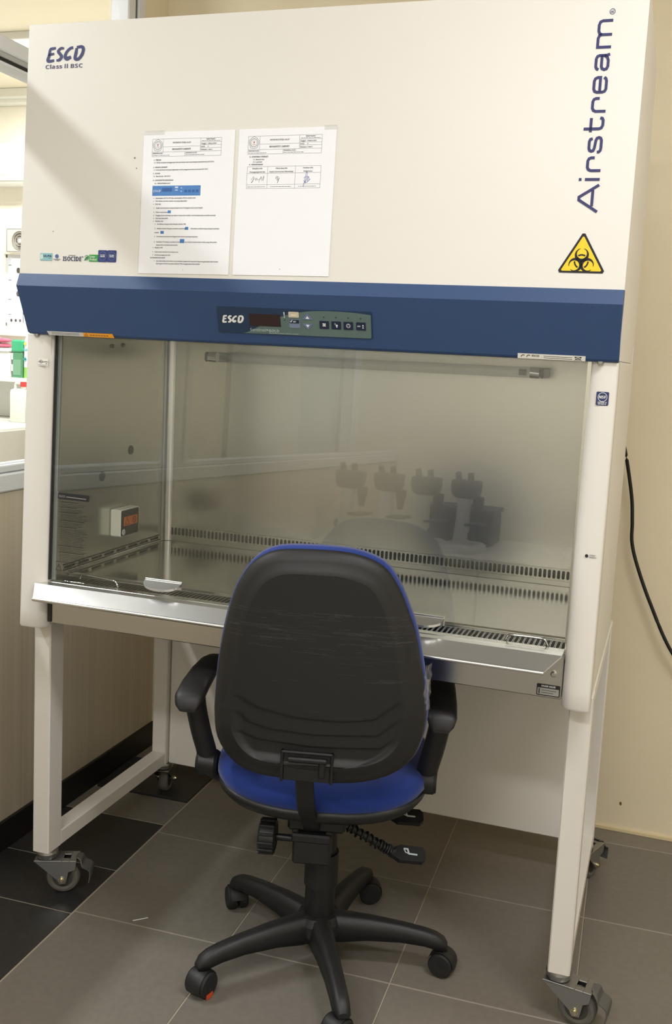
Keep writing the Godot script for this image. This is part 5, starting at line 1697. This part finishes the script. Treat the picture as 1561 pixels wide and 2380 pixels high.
func build_sheets():
	var r := RandomNumberGenerator.new()
	r.seed = 12
	for page in [1, 2]:
		var t = sheet_frame(0.3045 if page == 1 else 0.5305, 0.2425 if page == 1 else 0.2405, 0.008)
		var label = "printed instruction sheet with a blue picture strip taped on the cabinet front" if page == 1 else "printed signature sheet with an empty lower half taped on the cabinet front"
		var sh = thing("instruction_sheet", label, "paper sheet", t * Vector3(0.107, -0.15, 0), "taped instruction sheets")
		var inv = sh.transform.affine_inverse()
		t = inv * t
		var s = S()
		var wd = 0.2165
		var ht = 0.302
		# sheet in a clear sleeve: a thin slightly bowed leaf
		var rows = []
		for i in 9:
			var row = []
			for j in 7:
				var u = j / 6.0
				var v = i / 8.0
				row.append(t * Vector3(u * wd, -v * ht, -0.0002))
			rows.append(row)
		cb(s, Vector3(0, -ht, -0.0004), Vector3(wd, 0, 0.0002), 0.0001, t)
		var leaf = part(sh, "leaf", s, M.paper)
		var q = shift(t, 0, 0, 0.0002)
		s = S()
		var red = S()
		header(s, red, q, page)
		var blue = S()
		var T = func(what, x, y, h = 0.0023, kind = "serif"): text(s, what, shift(q, x, y), h, 0.0, kind)
		if page == 1:
			T.call("1.  TUJUAN", 0.0265, -0.0605, 0.0024, "serifbold")
			T.call("1.1  Untuk menjamin penggunaan dan perawatan alat sesuai dengan instruksi kerja BSC ESCO", 0.0275, -0.0660, 0.00205)
			T.call("2.  RUANG LINGKUP", 0.0265, -0.0760, 0.0024, "serifbold")
			T.call("2.1  Instruksi kerja ini hanya digunakan untuk penggunaan dan perawatan BSC ESCO", 0.0275, -0.0815, 0.00205)
			T.call("3.  ACUAN", 0.0265, -0.0890, 0.0024, "serifbold")
			T.call("3.1  Manual alat : BSC ESCO", 0.0275, -0.0950, 0.00215)
			T.call("4.  LANGKAH PELAKSANAAN", 0.0265, -0.1035, 0.0024, "serifbold")
			T.call("4.1.  PENGATURAN ALAT", 0.031, -0.1100, 0.0023)
			ext(blue, [Vector2(0.0265, -0.1355), Vector2(0.142, -0.1355), Vector2(0.142, -0.1140), Vector2(0.0265, -0.1140)], q, 0.00012)
			var L = [[0.035, -0.1415, "Sambungkan BSC ke UPS dan sambungkan UPS ke sumber arus", 0], [0.035, -0.1478, "Cek volume alat dan sumber arus yang digunakan", 0], [0.035, -0.1542, "Start alat", 0],
				[0.037, -0.1625, "Angkat penutup kaca sampai dengan batas ketinggian aman (sash height)", 1], [0.037, -0.1715, "Tekan tombol kipas", 2], [0.037, -0.1785, "Tunggu proses warming up selama 3 menit dan setelah 3 menit lampu akan otomatis menyala", 3], [0.037, -0.1845, "Alat siap digunakan", 4],
				[0.037, -0.1905, "Matikan alat", 0], [0.0415, -0.1970, "Bersihkan ruangan kerja dengan alkohol 70%", 1], [0.0415, -0.2065, "Matikan blower dengan menekan tombol kipas          . Kemudian matikan lampu dengan menekan", 2], [0.0365, -0.2150, "tombol", -1],
				[0.0415, -0.2235, "Turunkan penutup kaca hingga benar-benar menutup sempurna", 3], [0.0415, -0.2350, "Nyalakan UV dengan menekan tombol            dan untuk menyala dalam waktu yang ditentukan", 4], [0.0415, -0.2415, "lampu akan otomatis mati sendiri.", -1],
				[0.0385, -0.2475, "Matikan UPS", 0], [0.0385, -0.2565, "Cabut steker kontak dari sumber arus", 0], [0.0385, -0.2630, "Isi buku penggunaan alat", 0], [0.028, -0.2690, "4.2 PERAWATAN ALAT", -1],
				[0.043, -0.2760, "Alat dibersihkan dari debu secara berkala, bagian luar lap pakai cling menggunakan kain lembut", 0], [0.043, -0.2815, "dan bagian interior lap pakai alkohol 70% menggunakan kain lembut", -1]]
			for l in L:
				var bold = "serifbold" if l[2].begins_with("4.2") else "serif"
				T.call(l[2], l[0], l[1], 0.0020, bold)
				if l[3] == 0: ext(s, disc2(l[0] - 0.0045, l[1] + 0.001, 0.0008, -1.0, 8), q, 0.0001)
				elif l[3] > 0: T.call("%d." % l[3], l[0] - 0.0055, l[1], 0.0020)
			for b in [[0.066, -0.1725, 0.0075, 0.0058], [0.1095, -0.2078, 0.0078, 0.0062], [0.0505, -0.2165, 0.0082, 0.0062], [0.0985, -0.2360, 0.0105, 0.0085]]:
				ext(blue, [Vector2(b[0], b[1]), Vector2(b[0] + b[2], b[1]), Vector2(b[0] + b[2], b[1] + b[3]), Vector2(b[0], b[1] + b[3])], q, 0.00012)
			T.call("1", 0.108, -0.2945, 0.0020)
			var w2 = S()
			esco(w2, shift(q, 0, 0, 0.00012), 0.0295, -0.1275, 0.0165, 0.0045, 0.0009)
			for b in [[0.081, -0.1195, 0.0075, 0.0036], [0.0815, -0.1245, 0.0065, 0.002], [0.095, -0.1200, 0.0028, 0.0018], [0.095, -0.1270, 0.0028, 0.0018]]:
				ext(w2, [Vector2(b[0], b[1]), Vector2(b[0] + b[2], b[1]), Vector2(b[0] + b[2], b[1] + b[3]), Vector2(b[0], b[1] + b[3])], shift(q, 0, 0, 0.00012), 0.0001)
			part(leaf, "picture_highlights", w2, mat(rgb8(196, 214, 232), 0.7))
			var d2 = S()
			ext(d2, [Vector2(0.050, -0.1265), Vector2(0.074, -0.1265), Vector2(0.074, -0.1185), Vector2(0.050, -0.1185)], shift(q, 0, 0, 0.00012), 0.0001)
			for k in 4: ext(d2, [Vector2(0.104 + k * 0.009, -0.1285), Vector2(0.1105 + k * 0.009, -0.1285), Vector2(0.1105 + k * 0.009, -0.1230), Vector2(0.104 + k * 0.009, -0.1230)], shift(q, 0, 0, 0.00012), 0.0001)
			part(leaf, "picture_keys", d2, mat(rgb8(52, 96, 158), 0.7))
			part(leaf, "blue_picture", blue, mat(rgb8(78, 130, 192), 0.7))
		else:
			T.call("5.  DOKUMEN TERKAIT", 0.0265, -0.0585, 0.0026, "serifbold")
			T.call("5.1  Manual Alat", 0.035, -0.0640, 0.0023)
			T.call("5.2  Log Book", 0.035, -0.0690, 0.0023)
			T.call("6.  PENGESAHAN", 0.0265, -0.0745, 0.0026, "serifbold")
			var xs = [0.0225, 0.069, 0.131, 0.187]
			var ys = [-0.0775, -0.0915, -0.1145, -0.1225]
			for x in xs: stroke(s, [Vector2(x, ys[0]), Vector2(x, ys[3])], 0.00045, q, 0.0001)
			for y in ys: stroke(s, [Vector2(xs[0], y), Vector2(xs[3], y)], 0.00045, q, 0.0001)
			for c in [["Disiapkan oleh:", "Penanggungjawab Alat", 0.0457], ["Dikaji ulang oleh:", "Kepala Laboratorium Mikrobiologi", 0.100], ["Disahkan oleh:", "Wakil Ketua I", 0.159]]:
				text(s, c[0], shift(q, c[2], -0.0825), 0.0022, 0.0, "serif", 1)
				text(s, c[1], shift(q, c[2], -0.0895), 0.0022, 0.0, "serif", 1)
			words(s, q, 0.0245, 0.066, -0.1200, 0.0022, r)
			words(s, q, 0.077, 0.123, -0.1200, 0.0022, r)
			words(s, q, 0.139, 0.178, -0.1200, 0.0022, r)
			T.call("2", 0.107, -0.2900, 0.0020)
			# three signatures
			var P = func(a):
				var o = []
				for p in a: o.append(Vector2(p[0], p[1]))
				return soft(o, 5)
			stroke(s, P.call([[0.032, -0.105], [0.038, -0.098], [0.036, -0.108], [0.033, -0.110], [0.041, -0.101], [0.043, -0.106], [0.045, -0.101], [0.048, -0.105], [0.056, -0.100]]), 0.0006, q, 0.0001)
			stroke(s, P.call([[0.050, -0.110], [0.055, -0.098], [0.057, -0.106], [0.061, -0.097], [0.060, -0.107]]), 0.0006, q, 0.0001)
			stroke(s, P.call([[0.090, -0.097], [0.088, -0.103], [0.093, -0.098], [0.091, -0.106], [0.096, -0.101], [0.092, -0.112], [0.094, -0.104]]), 0.0006, q, 0.0001)
			var bi = S()
			stroke(bi, P.call([[0.150, -0.120], [0.153, -0.104], [0.156, -0.090], [0.158, -0.095], [0.153, -0.113], [0.160, -0.100], [0.159, -0.109], [0.165, -0.104]]), 0.0008, q, 0.0001)
			stroke(bi, P.call([[0.150, -0.102], [0.160, -0.099], [0.162, -0.106], [0.156, -0.112], [0.150, -0.107]]), 0.0007, q, 0.0001)
			part(leaf, "blue_signature", bi, mat(rgb8(60, 70, 160), 0.7))
		part(leaf, "text_print", s, M.grey_ink)
		part(leaf, "crest_print", red, mat(rgb8(176, 70, 60), 0.7))
		# strip of clear tape along the top edge
		s = S()
		cb(s, Vector3(0.0 if page == 1 else 0.19, -0.006, 0.0004), Vector3(0.05 if page == 1 else 0.2175, 0.004, 0.0006), 0.0001, t)
		var tp = mat(Color(0.9, 0.9, 0.86, 0.12), 0.2)
		tp.transparency = BaseMaterial3D.TRANSPARENCY_ALPHA
		part(sh, "tape", s, tp)

# ---------------------------------------------------------------- cord, sliver and the like
func build_small_things():
	var cd = thing("power_cord", "black power cord hanging from behind the cabinet along the cream wall", "cord", Vector3.ZERO)
	var s = S()
	tube(s, curve([Vector3(1.300, 1.32, -0.085), Vector3(1.312, 1.28, -0.22), Vector3(1.326, 1.21, -0.385), Vector3(1.353, 1.08, -0.42), Vector3(1.362, 1.0, -0.42), Vector3(1.366, 0.941, -0.42), Vector3(1.386, 0.875, -0.418), Vector3(1.432, 0.768, -0.414), Vector3(1.505, 0.629, -0.414), Vector3(1.62, 0.49, -0.43), Vector3(1.75, 0.36, -0.445), Vector3(1.90, 0.20, -0.448), Vector3(2.02, 0.06, -0.44), Vector3(2.12, FL + 0.006, -0.40)], 8), 0.0052, 10)
	var ca = part(cd, "cable", s, mat(rgb8(16, 15, 15), 0.5))
	var sl = thing("paper_sliver", "thin white paper sliver lying on the grey floor tile", "paper scrap", Vector3(0.309, FL, 0.52))
	s = S()
	var d = Transform3D(Basis(Vector3.UP, 0.75), Vector3(0, 0, 0))
	cb(s, Vector3(-0.019, 0.0, -0.0012), Vector3(0.019, 0.0012, 0.0012), 0.0004, d)
	part(sl, "strip", s, M.paper)
	var dab = thing("wall_mark", "small brown mark on the cream wall near the floor", "mark", Vector3(1.399, 0.124, -0.4599))
	s = S()
	ext(s, soft([Vector2(0, 0.006), Vector2(-0.003, 0.001), Vector2(-0.002, -0.004), Vector2(0.002, -0.006), Vector2(0.004, -0.002), Vector2(0.003, 0.003)], 3), Transform3D(), 0.0006)
	part(dab, "blot", s, mat(rgb8(120, 84, 50), 0.8))

# ---------------------------------------------------------------- the part of the room behind the camera (seen as reflections)
func build_behind_camera():
	slab("wall_front", Vector3(-4.7, 0.0, 4.7), Vector3(3.2, 3.06, 4.85), M.white_wall, "cream wall behind the viewer")
	var bn = world_thing("laboratory_bench", "pale bench carrying the microscopes reflected in the cabinet glass", "bench", Vector3(0.4, 0.0, 3.5))
	bx(bn, "bench_top", Vector3(-0.2, 0.645, 3.1), Vector3(1.05, 0.685, 3.95), 0.004, mat(rgb8(206, 204, 194), 0.4))
	for x in [-0.18, 0.23, 0.64]: bx(bn, "cupboard", Vector3(x, FL, 3.16), Vector3(x + 0.40, 0.645, 3.9), 0.004, mat(rgb8(224, 220, 210), 0.5))
	var cs = world_thing("instrument_case", "dark grey case reflected behind the two rightmost microscopes", "case", Vector3(0.42, 0.685, 3.7))
	bx(cs, "body", Vector3(0.25, 0.685, 3.55), Vector3(0.62, 0.85, 3.85), 0.01, mat(rgb8(52, 52, 50), 0.5))
	bx(cs, "lid", Vector3(0.24, 0.85, 3.54), Vector3(0.63, 0.875, 3.86), 0.006, mat(rgb8(46, 46, 45), 0.5))
	var proto
	for k in 4:
		var xx = -0.07 + k * 0.197
		var lb = ["leftmost of the four microscopes reflected in the cabinet glass", "second microscope from the left reflected in the cabinet glass", "third microscope from the left reflected in the cabinet glass", "rightmost of the four microscopes reflected in the cabinet glass"][k]
		if k == 0:
			proto = microscope(lb)
			proto.position = Vector3(xx, 0.685, 3.3)
			proto.rotation.y = 0.15
		else:
			var m = proto.duplicate()
			m.name = numbered("microscope")
			add_child(m)
			m.position = Vector3(xx, 0.685, 3.3 + (k % 2) * 0.02)
			m.rotation.y = 0.15
			tag(m, lb)
	# glazed door in the front wall, with pale curtains beside it
	var w = world_thing("door_1", "white framed door leaf with a pale blue edge behind the viewer", "", Vector3(-1.0, 0.0, 4.66))
	tag(w, "", "", "", "structure")
	bx(w, "leaf", Vector3(-1.42, 0.72, 4.685), Vector3(-0.62, 2.3, 4.7), 0.001, mat(rgb8(246, 246, 240), 0.5))
	bx(w, "edge_strip", Vector3(-0.90, 0.72, 4.675), Vector3(-0.64, 2.3, 4.685), 0.001, mat(rgb8(196, 210, 226), 0.5))
	bx(w, "frame", Vector3(-0.63, 0.70, 4.665), Vector3(-0.60, 2.33, 4.70), 0.003, mat(rgb8(120, 124, 128), 0.5))
	bx(w, "frame", Vector3(-1.44, 0.70, 4.665), Vector3(-0.60, 0.73, 4.70), 0.003, mat(rgb8(120, 124, 128), 0.5))
	bx(w, "frame", Vector3(-1.44, 0.70, 4.665), Vector3(-1.41, 2.33, 4.70), 0.003, mat(rgb8(120, 124, 128), 0.5))

func microscope(label):
	var m = thing("microscope", label, "microscope", Vector3.ZERO, "microscopes on the bench")
	var wh = mat(rgb8(222, 222, 216), 0.4)
	var bk = mat(rgb8(34, 34, 34), 0.45)
	var s = S()
	var rings = []
	for q in [[0.0, 1.0], [0.03, 1.0], [0.042, 0.85]]:
		var ring = []
		for p in rrect(-0.09 * q[1], -0.12 * q[1], 0.09 * q[1], 0.12 * q[1], 0.03): ring.append(Vector3(p.x, q[0], p.y))
		rings.append(ring)
	loft(s, rings)
	part(m, "foot", s, wh)
	s = S()
	var col = []
	for q in [[0.03, 0.042, -0.02], [0.12, 0.032, -0.025], [0.24, 0.030, -0.02], [0.28, 0.036, 0.0]]:
		var ring = []
		for p in rrect(-q[1], -q[1] * 0.8, q[1], q[1] * 0.8, 0.012): ring.append(Vector3(p.x, q[0], p.y + q[2]))
		col.append(ring)
	loft(s, col)
	part(m, "arm", s, wh)
	bx(m, "stage", Vector3(0.02, 0.13, -0.06), Vector3(0.10, 0.142, 0.08), 0.003, bk)
	s = S()
	lathe(s, [[0.0, 0.17], [0.014, 0.172], [0.02, 0.21], [0.028, 0.24], [0.028, 0.27], [0.0, 0.275]], Transform3D(Basis(), Vector3(0.055, 0, 0.03)), 16)
	part(m, "nosepiece", s, bk)
	s = S()
	var hd = []
	for q in [[0.262, 0.7], [0.275, 0.9], [0.31, 1.0], [0.345, 1.0], [0.35, 0.9]]:
		var ring = []
		for p in rrect(-0.066 * q[1], -0.06 * q[1], 0.066 * q[1], 0.06 * q[1], 0.02): ring.append(Vector3(p.x, q[0], p.y))
		hd.append(ring)
	loft(s, hd)
	part(m, "head", s, bk)
	for sg in [-1.0, 1.0]:
		s = S()
		tube(s, [Vector3(sg * 0.030 - 0.01, 0.335, 0.0), Vector3(sg * 0.033 - 0.012, 0.385, -0.012)], 0.0155, 12)
		part(m, "eyepiece", s, bk)
	s = S()
	lathe(s, [[0.0, -0.06], [0.02, -0.06], [0.02, 0.06], [0.0, 0.06]], Transform3D(Basis(Vector3(0, 0, 1), PI / 2), Vector3(0, 0.08, -0.02)), 16)
	part(m, "focus_knob", s, bk)
	return m
